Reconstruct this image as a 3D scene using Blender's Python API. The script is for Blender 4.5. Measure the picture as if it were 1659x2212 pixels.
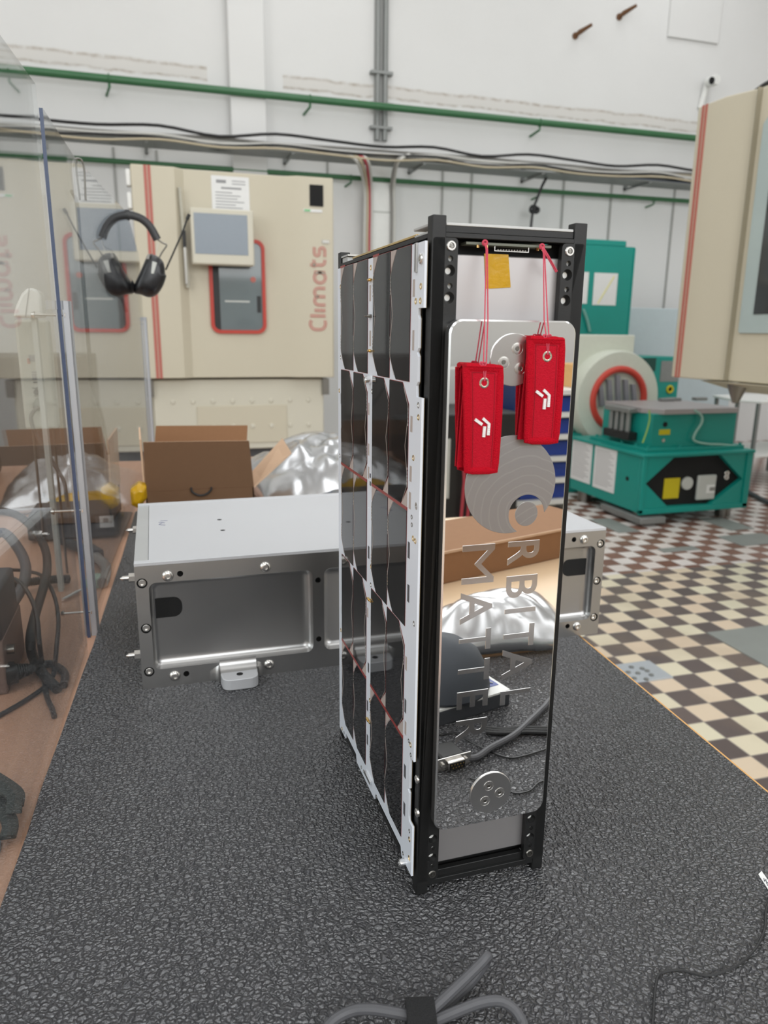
import bpy, bmesh, math, random
from mathutils import Vector, Matrix, noise
random.seed(7)
for o in list(bpy.data.objects): bpy.data.objects.remove(o)
SC = bpy.context.scene; COL = SC.collection
# ------------------------------------------------------------------ camera, light, exposure
CAMP = Vector((-0.15613, -0.41490, 0.38887)); YAW, PITCH, ROLL, FPX = 0.30167, 0.23982, -0.01061, 1586.71
_f = Vector((math.sin(YAW)*math.cos(PITCH), math.cos(YAW)*math.cos(PITCH), -math.sin(PITCH)))
_r = Vector((math.cos(YAW), -math.sin(YAW), 0)); _d = _f.cross(_r)
CX = _r*math.cos(ROLL) + _d*math.sin(ROLL); CY = -_r*math.sin(ROLL) + _d*math.cos(ROLL)
cd = bpy.data.cameras.new('camera'); cam = bpy.data.objects.new('camera', cd); COL.objects.link(cam)
cd.sensor_fit = 'VERTICAL'; cd.sensor_height = 36.0; cd.lens = FPX/2212*36.0
cd.clip_start = 0.01; cd.clip_end = 60
cam.matrix_world = Matrix(((CX.x, -CY.x, -_f.x, CAMP.x), (CX.y, -CY.y, -_f.y, CAMP.y), (CX.z, -CY.z, -_f.z, CAMP.z), (0, 0, 0, 1)))
cd.dof.use_dof = True; cd.dof.focus_distance = 0.56; cd.dof.aperture_fstop = 11.0
SC.camera = cam
W = bpy.data.worlds.new('hall_daylight'); SC.world = W; W.use_nodes = True
W.node_tree.nodes['Background'].inputs[0].default_value = (0.93, 0.97, 1.0, 1); W.node_tree.nodes['Background'].inputs[1].default_value = 0.35
def area(name, loc, sx, sy, power, col=(1, 1, 1), rot=(0, 0, 0)):
    l = bpy.data.lights.new(name, 'AREA'); l.shape = 'RECTANGLE'; l.size = sx; l.size_y = sy; l.energy = power; l.color = col
    o = bpy.data.objects.new(name, l); COL.objects.link(o); o.location = loc; o.rotation_euler = rot; return o
for i, x in enumerate((-2.2, 1.2, 4.6)):
    area('roof_light', (x, 1.6, 4.75), 1.5, 9.0, 78, (0.96, 0.985, 1.0))
area('wall_fill_light', (-4.85, -1.5, 2.4), 3.2, 3.4, 95, (0.93, 0.975, 1.0), (0, math.radians(-90), 0))  # unseen fill lamp added on the left wall
area('wall_fill_light', (2.0, -4.5, 2.6), 7.0, 2.6, 215, (0.95, 0.98, 1.0), (math.radians(90), 0, 0))  # second unseen fill lamp, added to brighten back wall and chambers
SC.view_settings.view_transform = 'Standard'; SC.view_settings.look = 'None'
SC.view_settings.exposure = 0.10; SC.view_settings.gamma = 1.0
try: SC.view_settings.use_curve_mapping = False
except Exception: pass
# ------------------------------------------------------------------ pixel -> point helpers (used to measure where things stand)
def ray(px, py): return (CX*((px-829.5)/FPX) + CY*((py-1106.0)/FPX) + _f)
def atz(px, py, z=0.0): d = ray(px, py); return CAMP + d*((z-CAMP.z)/d.z)
def aty(px, py, y): d = ray(px, py); return CAMP + d*((y-CAMP.y)/d.y)
def atx(px, py, x): d = ray(px, py); return CAMP + d*((x-CAMP.x)/d.x)
SS = 0.0575; SP0 = Vector((-0.2655, 0.406, 0)); SN = Vector((1, -SS, 0)).normalized(); SU = Vector((SS, 1, 0)).normalized()
def ats(px, py, off=0.0): d = ray(px, py); p0 = SP0 + SN*off; return CAMP + d*((p0-CAMP).dot(SN)/d.dot(SN))
# ------------------------------------------------------------------ materials
MATS = {}
def lin(c):
    return tuple((v/12.92 if v <= 0.04045 else ((v+0.055)/1.055)**2.4) for v in c)
def rgb(r, g, b): return lin((r/255, g/255, b/255))
def mat(name, col, rough=0.5, metal=0.0, spec=0.5, coat=0.0, coat_rough=0.05, var=0.04, vscale=30.0, bump=0.0, bscale=200.0, aniso=0.0, rvar=0.0):
    if name in MATS: return MATS[name]
    m = bpy.data.materials.new(name); m.use_nodes = True; nt = m.node_tree; b = nt.nodes['Principled BSDF']
    b.inputs['Roughness'].default_value = rough; b.inputs['Metallic'].default_value = metal
    b.inputs['Specular IOR Level'].default_value = spec; b.inputs['Coat Weight'].default_value = coat; b.inputs['Coat Roughness'].default_value = coat_rough
    if aniso: b.inputs['Anisotropic'].default_value = aniso
    tc = nt.nodes.new('ShaderNodeTexCoord')
    if var > 0:
        n = nt.nodes.new('ShaderNodeTexNoise'); n.inputs['Scale'].default_value = vscale; n.inputs['Detail'].default_value = 4
        nt.links.new(tc.outputs['Object'], n.inputs['Vector'])
        r = nt.nodes.new('ShaderNodeMix'); r.data_type = 'RGBA'
        r.inputs[6].default_value = (*[max(0, c*(1-var)) for c in col], 1); r.inputs[7].default_value = (*[min(1, c*(1+var)) for c in col], 1)
        nt.links.new(n.outputs['Fac'], r.inputs[0]); nt.links.new(r.outputs[2], b.inputs['Base Color'])
        if rvar:
            mr = nt.nodes.new('ShaderNodeMapRange'); mr.inputs['To Min'].default_value = max(0, rough-rvar); mr.inputs['To Max'].default_value = rough+rvar
            nt.links.new(n.outputs['Fac'], mr.inputs['Value']); nt.links.new(mr.outputs[0], b.inputs['Roughness'])
    else: b.inputs['Base Color'].default_value = (*col, 1)
    if bump > 0:
        n2 = nt.nodes.new('ShaderNodeTexNoise'); n2.inputs['Scale'].default_value = bscale; n2.inputs['Detail'].default_value = 3
        nt.links.new(tc.outputs['Object'], n2.inputs['Vector'])
        bp = nt.nodes.new('ShaderNodeBump'); bp.inputs['Strength'].default_value = bump; bp.inputs['Distance'].default_value = 0.002
        nt.links.new(n2.outputs['Fac'], bp.inputs['Height']); nt.links.new(bp.outputs[0], b.inputs['Normal'])
    MATS[name] = m; return m
class NG:
    """tiny node-graph helper for the hand built shaders"""
    def __init__(s, name):
        s.m = bpy.data.materials.new(name); s.m.use_nodes = True; s.t = s.m.node_tree; s.b = s.t.nodes['Principled BSDF']; s.out = s.t.nodes['Material Output']; MATS[name] = s.m
    def n(s, typ, **kw):
        n = s.t.nodes.new(typ)
        for k, v in kw.items(): setattr(n, k, v)
        return n
    def l(s, a, b): s.t.links.new(a, b)
    def math(s, op, a, b=None, c=None):
        n = s.n('ShaderNodeMath', operation=op)
        for i, v in enumerate((a, b, c)):
            if v is None: continue
            if isinstance(v, (int, float)): n.inputs[i].default_value = v
            else: s.l(v, n.inputs[i])
        return n.outputs[0]
    def mix(s, fac, a, b):
        n = s.n('ShaderNodeMix', data_type='RGBA')
        for i, v in ((0, fac), (6, a), (7, b)):
            if isinstance(v, (int, float)): n.inputs[i].default_value = v
            elif isinstance(v, tuple): n.inputs[i].default_value = (*v, 1)
            else: s.l(v, n.inputs[i])
        return n.outputs[2]
    def noise(s, vec, scale, detail=3, dist=0.0, rough=0.5):
        n = s.n('ShaderNodeTexNoise'); n.inputs['Scale'].default_value = scale; n.inputs['Detail'].default_value = detail; n.inputs['Distortion'].default_value = dist; n.inputs['Roughness'].default_value = rough
        s.l(vec, n.inputs['Vector']); return n
    def ramp(s, v, a, b):
        n = s.n('ShaderNodeMapRange'); n.inputs['From Min'].default_value = a; n.inputs['From Max'].default_value = b; s.l(v, n.inputs['Value']); return n.outputs[0]
# --- floor: checkerboard clay tiles, black/cream near and brown/white further away
g = NG('checker_tiles'); tc = g.n('ShaderNodeTexCoord'); sp = g.n('ShaderNodeSeparateXYZ'); g.l(tc.outputs['Object'], sp.inputs[0])
T = 0.0998; ang = math.radians(-1.0); ca, sa = math.cos(ang), math.sin(ang)
dx = g.math('SUBTRACT', sp.outputs[0], 1.6528); dy = g.math('SUBTRACT', sp.outputs[1], 1.7884)
u = g.math('DIVIDE', g.math('ADD', g.math('MULTIPLY', dx, ca), g.math('MULTIPLY', dy, sa)), T)
v = g.math('DIVIDE', g.math('SUBTRACT', g.math('MULTIPLY', dx, sa), g.math('MULTIPLY', dy, ca)), T)
fu, fv = g.math('FLOOR', u), g.math('FLOOR', v)
par = g.math('ABSOLUTE', g.math('MODULO', g.math('ADD', fu, fv), 2.0))
far = g.math('LESS_THAN', v, -8.62)
cid = g.n('ShaderNodeCombineXYZ'); g.l(fu, cid.inputs[0]); g.l(fv, cid.inputs[1])
wn = g.n('ShaderNodeTexWhiteNoise', noise_dimensions='3D'); g.l(cid.outputs[0], wn.inputs['Vector'])
light_near = g.mix(wn.outputs['Value'], rgb(226, 205, 180), rgb(228, 222, 196)); dark_near = g.mix(wn.outputs['Value'], rgb(96, 86, 84), rgb(108, 96, 93))
light_far = g.mix(wn.outputs['Value'], rgb(222, 212, 206), rgb(230, 224, 220)); dark_far = g.mix(wn.outputs['Value'], rgb(120, 84, 72), rgb(140, 104, 90))
cl = g.mix(far, light_near, light_far); cdk = g.mix(far, dark_near, dark_far); tile = g.mix(par, cl, cdk)
du = g.math('ABSOLUTE', g.math('SUBTRACT', g.math('FRACT', u), 0.5)); dv = g.math('ABSOLUTE', g.math('SUBTRACT', g.math('FRACT', v), 0.5))
gr = g.math('GREATER_THAN', g.math('MAXIMUM', du, dv), 0.476)
tile = g.mix(g.math('MULTIPLY', gr, 0.75), tile, rgb(150, 142, 136))
ns = g.noise(tc.outputs['Object'], 3.0, 5); tile2 = g.mix(g.math('MULTIPLY', g.ramp(ns.outputs['Fac'], 0.5, 0.8), 0.35), tile, rgb(150, 130, 105))
g.l(tile2, g.b.inputs['Base Color']); g.b.inputs['Roughness'].default_value = 0.42
# --- whitewashed wall with the scars of removed ducts
g = NG('whitewashed_plaster'); tc = g.n('ShaderNodeTexCoord'); sp = g.n('ShaderNodeSeparateXYZ'); g.l(tc.outputs['Object'], sp.inputs[0])
n1 = g.noise(tc.outputs['Object'], 1.3, 5); n2 = g.noise(tc.outputs['Object'], 14.0, 4); n3 = g.noise(tc.outputs['Object'], 5.0, 6, 0.4)
wob = g.math('MULTIPLY', g.math('SUBTRACT', n3.outputs['Fac'], 0.5), 0.05)
def band(z0, hw):
    d = g.math('ABSOLUTE', g.math('SUBTRACT', g.math('ADD', sp.outputs[2], wob), z0)); return g.math('SUBTRACT', 1.0, g.ramp(d, hw*0.4, hw))
scar = g.math('MAXIMUM', band(2.50, 0.016), band(2.415, 0.014)); fill = band(2.457, 0.07)
seg = g.math('MAXIMUM', g.math('LESS_THAN', sp.outputs[0], 0.42), g.math('GREATER_THAN', sp.outputs[0], 1.05))
scar = g.math('MULTIPLY', g.math('MULTIPLY', scar, seg), g.ramp(n2.outputs['Fac'], 0.3, 0.65)); fill = g.math('MULTIPLY', fill, seg)
base = g.mix(n1.outputs['Fac'], (0.72, 0.715, 0.70), (0.80, 0.795, 0.785))
base = g.mix(g.math('MULTIPLY', fill, 0.5), base, (0.66, 0.62, 0.57)); base = g.mix(g.math('MULTIPLY', scar, 0.75), base, (0.40, 0.34, 0.28))
g.l(base, g.b.inputs['Base Color']); g.b.inputs['Roughness'].default_value = 0.85
bp = g.n('ShaderNodeBump'); bp.inputs['Strength'].default_value = 0.25; bp.inputs['Distance'].default_value = 0.01; g.l(n3.outputs['Fac'], bp.inputs['Height']); g.l(bp.outputs[0], g.b.inputs['Normal'])
# --- pebbled black rubber mat
g = NG('pebbled_rubber'); tc = g.n('ShaderNodeTexCoord')
nd = g.noise(tc.outputs['Object'], 210.0, 1.5); vm = g.n('ShaderNodeVectorMath', operation='SCALE'); vs_ = g.n('ShaderNodeVectorMath', operation='SUBTRACT'); g.l(nd.outputs['Color'], vs_.inputs[0]); vs_.inputs[1].default_value = (0.5, 0.5, 0.5)
g.l(vs_.outputs[0], vm.inputs[0]); vm.inputs['Scale'].default_value = 0.0085; va = g.n('ShaderNodeVectorMath', operation='ADD'); g.l(tc.outputs['Object'], va.inputs[0]); g.l(vm.outputs[0], va.inputs[1])
vo = g.n('ShaderNodeTexVoronoi', voronoi_dimensions='2D', feature='DISTANCE_TO_EDGE'); vo.inputs['Scale'].default_value = 235.0; g.l(va.outputs[0], vo.inputs['Vector'])
nb = g.noise(tc.outputs['Object'], 500.0, 2, 0.3); nl = g.noise(tc.outputs['Object'], 5.0, 4); nm = g.noise(tc.outputs['Object'], 90.0, 2)
h = g.math('ADD', g.math('ADD', g.math('POWER', g.ramp(vo.outputs['Distance'], 0.0, 0.42), 0.75), g.math('MULTIPLY', nb.outputs['Fac'], 0.25)), g.math('MULTIPLY', nm.outputs['Fac'], 0.5))
g.l(g.mix(nl.outputs['Fac'], (0.076, 0.076, 0.082), (0.090, 0.090, 0.096)), g.b.inputs['Base Color'])
g.b.inputs['Roughness'].default_value = 0.31; g.b.inputs['Specular IOR Level'].default_value = 1.0
bp = g.n('ShaderNodeBump'); bp.inputs['Strength'].default_value = 1.0; bp.inputs['Distance'].default_value = 0.0024; g.l(h, bp.inputs['Height']); g.l(bp.outputs[0], g.b.inputs['Normal'])
# --- beech worktop
g = NG('beech_worktop'); tc = g.n('ShaderNodeTexCoord'); mp = g.n('ShaderNodeMapping'); mp.inputs['Scale'].default_value = (26, 1.6, 8); g.l(tc.outputs['Object'], mp.inputs[0])
nw = g.noise(mp.outputs[0], 3.0, 6, 0.6, 0.6); nw2 = g.noise(tc.outputs['Object'], 300, 2)
g.l(g.mix(g.ramp(nw.outputs['Fac'], 0.25, 0.75), rgb(170, 128, 104), rgb(194, 152, 126)), g.b.inputs['Base Color']); g.b.inputs['Roughness'].default_value = 0.42
# --- clear acrylic
def clear(name, tint, ior=1.49, rough=0.0):
    g = NG(name); tr = g.n('ShaderNodeBsdfTransparent'); tr.inputs[0].default_value = (*tint, 1); gl = g.n('ShaderNodeBsdfGlossy'); gl.inputs['Roughness'].default_value = rough
    geo = g.n('ShaderNodeNewGeometry'); io = g.math('ADD', g.math('MULTIPLY', geo.outputs['Backfacing'], 1/ior-ior), ior)
    fr = g.n('ShaderNodeFresnel'); g.l(io, fr.inputs['IOR']); mx = g.n('ShaderNodeMixShader')
    g.l(fr.outputs[0], mx.inputs[0]); g.l(tr.outputs[0], mx.inputs[1]); g.l(gl.outputs[0], mx.inputs[2]); g.l(mx.outputs[0], g.out.inputs['Surface']); return g.m
M_ACR = clear('clear_acrylic', (0.955, 0.965, 0.965)); M_HOSE = clear('clear_hose', (0.82, 0.84, 0.84), 1.4, 0.05); M_GLASS = clear('window_glass', (0.62, 0.68, 0.70), 1.5)
M_EDGE = mat('acrylic_edge_blue', rgb(66, 78, 104), 0.3, var=0.25, vscale=900)
# --- machined swirl aluminium of the engraved emblem
g = NG('milled_aluminium'); tc = g.n('ShaderNodeTexCoord'); wv = g.n('ShaderNodeTexWave', wave_type='RINGS', rings_direction='SPHERICAL'); wv.inputs['Scale'].default_value = 55; wv.inputs['Distortion'].default_value = 5.0; wv.inputs['Detail'].default_value = 2; wv.inputs['Detail Scale'].default_value = 0.6
mp = g.n('ShaderNodeMapping'); mp.inputs['Location'].default_value = (-0.012, 0, 0.020); g.l(tc.outputs['Object'], mp.inputs[0]); g.l(mp.outputs[0], wv.inputs['Vector'])
ln_ = g.ramp(wv.outputs['Fac'], 0.90, 1.0)
g.l(g.mix(ln_, (0.36, 0.36, 0.37), (0.40, 0.40, 0.41)), g.b.inputs['Base Color']); g.b.inputs['Metallic'].default_value = 1.0; g.b.inputs['Roughness'].default_value = 0.40
# --- solar cell with fine grid fingers
g = NG('solar_cell_glass'); tc = g.n('ShaderNodeTexCoord'); sp = g.n('ShaderNodeSeparateXYZ'); g.l(tc.outputs['Object'], sp.inputs[0])
fz = g.math('LESS_THAN', g.math('FRACT', g.math('MULTIPLY', sp.outputs[2], 900.0)), 0.10)
g.l(g.mix(g.math('MULTIPLY', fz, 0.5), (0.006, 0.006, 0.007), (0.06, 0.055, 0.055)), g.b.inputs['Base Color']); g.b.inputs['Roughness'].default_value = 0.035; g.b.inputs['Specular IOR Level'].default_value = 0.5
M_WALL = MATS['whitewashed_plaster']; M_MAT = MATS['pebbled_rubber']; M_WOOD = MATS['beech_worktop']; M_MILL = MATS['milled_aluminium']; M_CELL = MATS['solar_cell_glass']
M_BLACK = mat('black_anodised', (0.012, 0.012, 0.012), 0.42, spec=0.4, var=0.1, vscale=60, bump=0.03, bscale=900)
M_VOID = mat('shadow_black', (0.004, 0.004, 0.004), 0.8, var=0)  # near-black: shade inside holes put into the colour, also lens and display
M_MIRROR = mat('polished_aluminium', (0.90, 0.895, 0.885), 0.012, 1.0, var=0.01, vscale=40)
M_CHAMF = mat('turned_edge_aluminium', (0.86, 0.86, 0.86), 0.22, 1.0)
M_BRUSH = mat('brushed_aluminium', (0.66, 0.65, 0.64), 0.28, 1.0, aniso=0.6)
M_ALU = mat('machined_aluminium', (0.47, 0.465, 0.46), 0.33, 1.0, var=0.03, vscale=15, rvar=0.04)  # base lowered to put the shade on the box front into the colour
M_ALUTOP = mat('top_lit_aluminium', (0.60, 0.605, 0.625), 0.55, 0.35, var=0.02, vscale=9)  # paler copy for upward faces, their light put into the colour
M_ALUGREY = mat('matt_grey_aluminium', (0.50, 0.505, 0.50), 0.5, 0.4)
M_STEEL = mat('stainless_steel', (0.72, 0.70, 0.67), 0.24, 1.0)
M_STEELD = mat('dark_steel', (0.25, 0.24, 0.22), 0.3, 1.0)
M_BATT = mat('pearl_grey_housing', (0.46, 0.44, 0.44), 0.45, 0.8, var=0.015)
M_PCB = mat('white_circuit_board', rgb(222, 227, 236), 0.35, var=0.015)
M_PCBE = mat('board_edge_brown', rgb(120, 104, 74), 0.6)
M_GOLD = mat('gold_plating', (0.80, 0.56, 0.22), 0.22, 1.0)
M_DIODE = mat('greige_diode', rgb(176, 164, 158), 0.45)
M_REDK = mat('red_kapton_edge', rgb(140, 52, 48), 0.35, var=0.2, vscale=400)
M_COMP = mat('grey_component', rgb(84, 84, 88), 0.5, var=0.2, vscale=900)
M_KAPTON = mat('yellow_kapton_tape', rgb(190, 146, 12), 0.22, var=0.12, vscale=160, bump=0.15, bscale=160)
M_RED = mat('red_embroidered_fabric', rgb(184, 12, 38), 0.8, spec=0.2, var=0.12, vscale=700, bump=0.5, bscale=1400)
M_REDB = mat('red_stitched_edge', rgb(204, 12, 38), 0.85, spec=0.15, var=0.15, vscale=900, bump=0.9, bscale=1800)
M_WTHREAD = mat('white_thread', (0.82, 0.80, 0.80), 0.8, bump=0.5, bscale=1500)
M_STRING = mat('pink_red_string', rgb(196, 70, 90), 0.8, var=0.2, vscale=900)
M_CARD = mat('brown_cardboard', rgb(150, 112, 82), 0.8, spec=0.2, var=0.05, vscale=90)
M_CARDD = mat('shade_toned_cardboard', rgb(112, 84, 62), 0.8, spec=0.2, var=0.05, vscale=90)  # darker brown copy, shadow on the box front put into the colour
M_CARDL = mat('pale_cardboard', rgb(206, 174, 146), 0.8, spec=0.2, var=0.05, vscale=60)
M_RUB = mat('black_rubber', (0.012, 0.012, 0.012), 0.5, var=0.1)
M_CABLE = mat('grey_cable_jacket', (0.085, 0.085, 0.092), 0.5, var=0.08, vscale=200)
M_BLKC = mat('black_cable_jacket', (0.016, 0.016, 0.017), 0.42, var=0.1)
M_WHTC = mat('white_cable_jacket', (0.62, 0.61, 0.57), 0.5)
M_YELC = mat('cream_cable_jacket', (0.55, 0.47, 0.33), 0.5); M_REDC = mat('red_cable_jacket', (0.45, 0.05, 0.07), 0.5)
M_GREYC = mat('mid_grey_cable_jacket', (0.28, 0.27, 0.25), 0.5)
M_VELCRO = mat('black_velcro', (0.014, 0.014, 0.015), 0.95, bump=0.8, bscale=1200)
M_FOIL = mat('silver_foil', (0.62, 0.625, 0.64), 0.24, 0.9, var=0.08, vscale=20)
M_ESD = mat('blue_grey_antistatic_film', rgb(86, 98, 112), 0.22, 0.4, var=0.15, vscale=15)
M_BEIGE = mat('beige_enamel', rgb(208, 203, 186), 0.45, var=0.015, vscale=4)
M_BEIGE2 = mat('warm_beige_enamel', rgb(202, 194, 173), 0.45, var=0.015, vscale=4)
M_STRIPE = mat('brick_red_enamel', rgb(184, 104, 92), 0.5)
M_SEAL = mat('red_door_seal', rgb(186, 56, 40), 0.45)
M_SCREEN = mat('grey_display', rgb(126, 136, 146), 0.25, var=0.06, vscale=120)
M_PAPER = mat('white_paper', (0.80, 0.80, 0.79), 0.7); M_INK = mat('grey_ink', (0.30, 0.30, 0.31), 0.7); M_INKD = mat('dark_ink', (0.06, 0.06, 0.08), 0.7)
M_TEAL = mat('teal_enamel', rgb(14, 146, 134), 0.4, var=0.05, vscale=6)
M_PALE = mat('pale_green_white_enamel', rgb(214, 218, 204), 0.45)
M_CORAL = mat('coral_rubber', rgb(206, 70, 56), 0.45)
M_PANEL = mat('pale_blue_laminate', rgb(196, 208, 212), 0.5)
M_GPIPE = mat('green_pipe_paint', rgb(58, 108, 70), 0.35, var=0.12, vscale=6)
M_GALV = mat('galvanised_grey', rgb(140, 142, 140), 0.45, 0.4, var=0.1, vscale=30)
M_SLAB = mat('grey_floor_plate', rgb(142, 146, 142), 0.5, var=0.08, vscale=8)
M_LSTEEL = mat('pale_steel_plate', rgb(190, 196, 202), 0.4, 0.3)
M_DGREY = mat('dark_grey_plastic', rgb(64, 66, 70), 0.5); M_LGREY = mat('light_grey_plastic', rgb(196, 198, 192), 0.45); M_WHITEP = mat('white_plastic', (0.84, 0.84, 0.81), 0.4)
M_YEL = mat('yellow_label', rgb(206, 188, 20), 0.5); M_BLUE = mat('cobalt_blue', rgb(24, 60, 150), 0.4); M_NAVY = mat('navy_paint', rgb(30, 50, 100), 0.4)
M_MINT = mat('mint_rubber', rgb(176, 198, 178), 0.5); M_TAN = mat('tan_plywood', rgb(214, 168, 108), 0.6, var=0.1, vscale=40)
M_HEADBAND = mat('black_padded_vinyl', (0.018, 0.018, 0.02), 0.4, bump=0.2, bscale=300); M_MUFF = mat('black_muff_plastic', (0.010, 0.010, 0.012), 0.32)
M_RUST = mat('rusty_iron', rgb(112, 78, 52), 0.8, var=0.3, vscale=60)
M_LAMP = mat('lamp_white', (0.85, 0.85, 0.85), 0.4)
M_DOME = mat('slate_felt', rgb(70, 74, 80), 0.6, spec=0.3)
# ------------------------------------------------------------------ mesh builder
def rrect(x0, x1, y0, y1, r, n=6):
    pts = []
    for cx, cy, a in ((x1-r, y1-r, 0), (x0+r, y1-r, 90), (x0+r, y0+r, 180), (x1-r, y0+r, 270)):
        for i in range(n+1):
            t = math.radians(a+90*i/n); pts.append((cx+r*math.cos(t), cy+r*math.sin(t)))
    return pts
def circ(cx, cy, r, n=32): return [(cx+r*math.cos(2*math.pi*i/n), cy+r*math.sin(2*math.pi*i/n)) for i in range(n)]
def spline(pts, n=8):
    P = [Vector(p) for p in pts]
    if len(P) < 3: return P
    out = []
    for i in range(len(P)-1):
        p0 = P[i-1] if i > 0 else P[i]*2-P[i+1]; p1, p2 = P[i], P[i+1]; p3 = P[i+2] if i+2 < len(P) else P[i+1]*2-P[i]
        for k in range(n):
            t = k/n; out.append(0.5*((2*p1)+(p2-p0)*t+(2*p0-5*p1+4*p2-p3)*t*t+(3*p1-p0-3*p2+p3)*t**3))
    out.append(P[-1]); return out
class MB:
    def __init__(s): s.v = []; s.f = []; s.mi = []; s.m = 0
    def slot(s, i): s.m = i; return s
    def add(s, vs, fs):
        o = len(s.v); s.v += [Vector(v) for v in vs]; s.f += [tuple(i+o for i in f) for f in fs]; s.mi += [s.m]*len(fs); return s
    def box(s, x0, x1, y0, y1, z0, z1):
        return s.add([(x0,y0,z0),(x1,y0,z0),(x1,y1,z0),(x0,y1,z0),(x0,y0,z1),(x1,y0,z1),(x1,y1,z1),(x0,y1,z1)],
                     [(0,3,2,1),(4,5,6,7),(0,1,5,4),(1,2,6,5),(2,3,7,6),(3,0,4,7)])
    def obox(s, c, ax, ay, az, hx, hy, hz):
        c = Vector(c); ax, ay, az = Vector(ax).normalized()*hx, Vector(ay).normalized()*hy, Vector(az).normalized()*hz
        vs = [c+ax*i+ay*j+az*k for k in (-1, 1) for (i, j) in ((-1,-1),(1,-1),(1,1),(-1,1))]
        return s.add(vs, [(0,3,2,1),(4,5,6,7),(0,1,5,4),(1,2,6,5),(2,3,7,6),(3,0,4,7)])
    def prism(s, pts, axis, a0, a1):
        f = {'x': lambda p, a: (a, p[0], p[1]), 'y': lambda p, a: (p[0], a, p[1]), 'z': lambda p, a: (p[0], p[1], a)}[axis]
        n = len(pts); vs = [f(p, a0) for p in pts]+[f(p, a1) for p in pts]
        return s.add(vs, [tuple(range(n)), tuple(range(2*n-1, n-1, -1))]+[(i, (i+1) % n, n+(i+1) % n, n+i) for i in range(n)])
    def loft(s, loops, cap0=True, cap1=True, closed=True):
        n = len(loops[0]); vs = [p for L in loops for p in L]; fs = []
        for k in range(len(loops)-1):
            for i in range(n if closed else n-1): fs.append((k*n+i, k*n+(i+1) % n, (k+1)*n+(i+1) % n, (k+1)*n+i))
        if cap0: fs.append(tuple(range(n-1, -1, -1)))
        if cap1: fs.append(tuple(range((len(loops)-1)*n, len(loops)*n)))
        return s.add(vs, fs)
    def lathe(s, prof, c, axis, seg=32, sx=1.0, up=None, sy=1.0):
        c = Vector(c); a = Vector(axis).normalized(); t = Vector(up) if up else (Vector((1,0,0)) if abs(a.x) < 0.8 else Vector((0,0,1)))
        u_ = (t-a*t.dot(a)).normalized(); w_ = a.cross(u_)
        loops = [[c+a*h+(u_*math.cos(2*math.pi*i/seg)*sx+w_*math.sin(2*math.pi*i/seg)*sy)*max(r, 1e-5) for i in range(seg)] for r, h in prof]
        return s.loft(loops)
    def cyl(s, p0, p1, r, r1=None, seg=24):
        p0, p1 = Vector(p0), Vector(p1); d = p1-p0
        return s.lathe([(r, 0), (r if r1 is None else r1, d.length)], p0, d, seg)
    def torus(s, c, axis, R, r, seg=40, k=12):
        c = Vector(c); a = Vector(axis).normalized(); t = Vector((1,0,0)) if abs(a.x) < 0.8 else Vector((0,0,1)); u_ = (t-a*t.dot(a)).normalized(); w_ = a.cross(u_)
        loops = []
        for i in range(seg+1):
            q = 2*math.pi*i/seg; d = u_*math.cos(q)+w_*math.sin(q)
            loops.append([c+d*(R+r*math.cos(2*math.pi*j/k))+a*(r*math.sin(2*math.pi*j/k)) for j in range(k)])
        return s.loft(loops, False, False)
    def sweep(s, path, prof, up=(0,0,1), caps=True):
        P = []
        for p in path:
            if not P or (Vector(p)-P[-1]).length > 1e-6: P.append(Vector(p))
        loops = []; up = Vector(up); prev = None
        for i, p in enumerate(P):
            d = (P[min(i+1, len(P)-1)]-P[max(i-1, 0)]).normalized()
            if prev is None:
                b = d.cross(up); b = b if b.length > 1e-4 else d.cross(Vector((1, 0.1, 0)))
                b.normalize()
            else:
                b = prev-d*prev.dot(d); b = b.normalized() if b.length > 1e-6 else prev
            prev = b; nn = b.cross(d)
            pr = prof(i/(len(P)-1)) if callable(prof) else prof
            loops.append([p+b*x+nn*y for x, y in pr])
        return s.loft(loops, caps, caps)
    def tube(s, path, r, seg=10, smooth=0, caps=True):
        if smooth: path = spline(path, smooth)
        if callable(r): return s.sweep(path, lambda t: circ(0, 0, r(t), seg), caps=caps)
        return s.sweep(path, circ(0, 0, r, seg), caps=caps)
    def grid(s, fn, nu, nv):
        vs = [fn(i/nu, j/nv) for j in range(nv+1) for i in range(nu+1)]
        return s.add(vs, [(j*(nu+1)+i, j*(nu+1)+i+1, (j+1)*(nu+1)+i+1, (j+1)*(nu+1)+i) for j in range(nv) for i in range(nu)])
    def build(s, name, mats, parent=None, bevel=0.0, smooth=True, angle=35, bseg=2, origin=None):
        me = bpy.data.meshes.new(name)
        lo = Vector([min(v[i] for v in s.v) for i in range(3)]); hi = Vector([max(v[i] for v in s.v) for i in range(3)])
        c = Vector(origin) if origin else Vector(((lo.x+hi.x)/2, (lo.y+hi.y)/2, (lo.z+hi.z)/2 if parent else lo.z))
        me.from_pydata([v-c for v in s.v], [], s.f); me.validate()
        bm = bmesh.new(); bm.from_mesh(me); bmesh.ops.recalc_face_normals(bm, faces=bm.faces); bm.to_mesh(me); bm.free()
        mats = mats if isinstance(mats, (list, tuple)) else [mats]
        for m in mats: me.materials.append(m)
        if len(mats) > 1 and len(me.polygons) == len(s.mi):
            for p, i in zip(me.polygons, s.mi): p.material_index = i
        if smooth: me.shade_smooth(); me.set_sharp_from_angle(angle=math.radians(angle))
        o = bpy.data.objects.new(name, me); COL.objects.link(o)
        pl = Vector((0, 0, 0)); p = parent
        while p: pl += p.location; p = p.parent
        o.location = c-pl
        if parent: o.parent = parent
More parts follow.
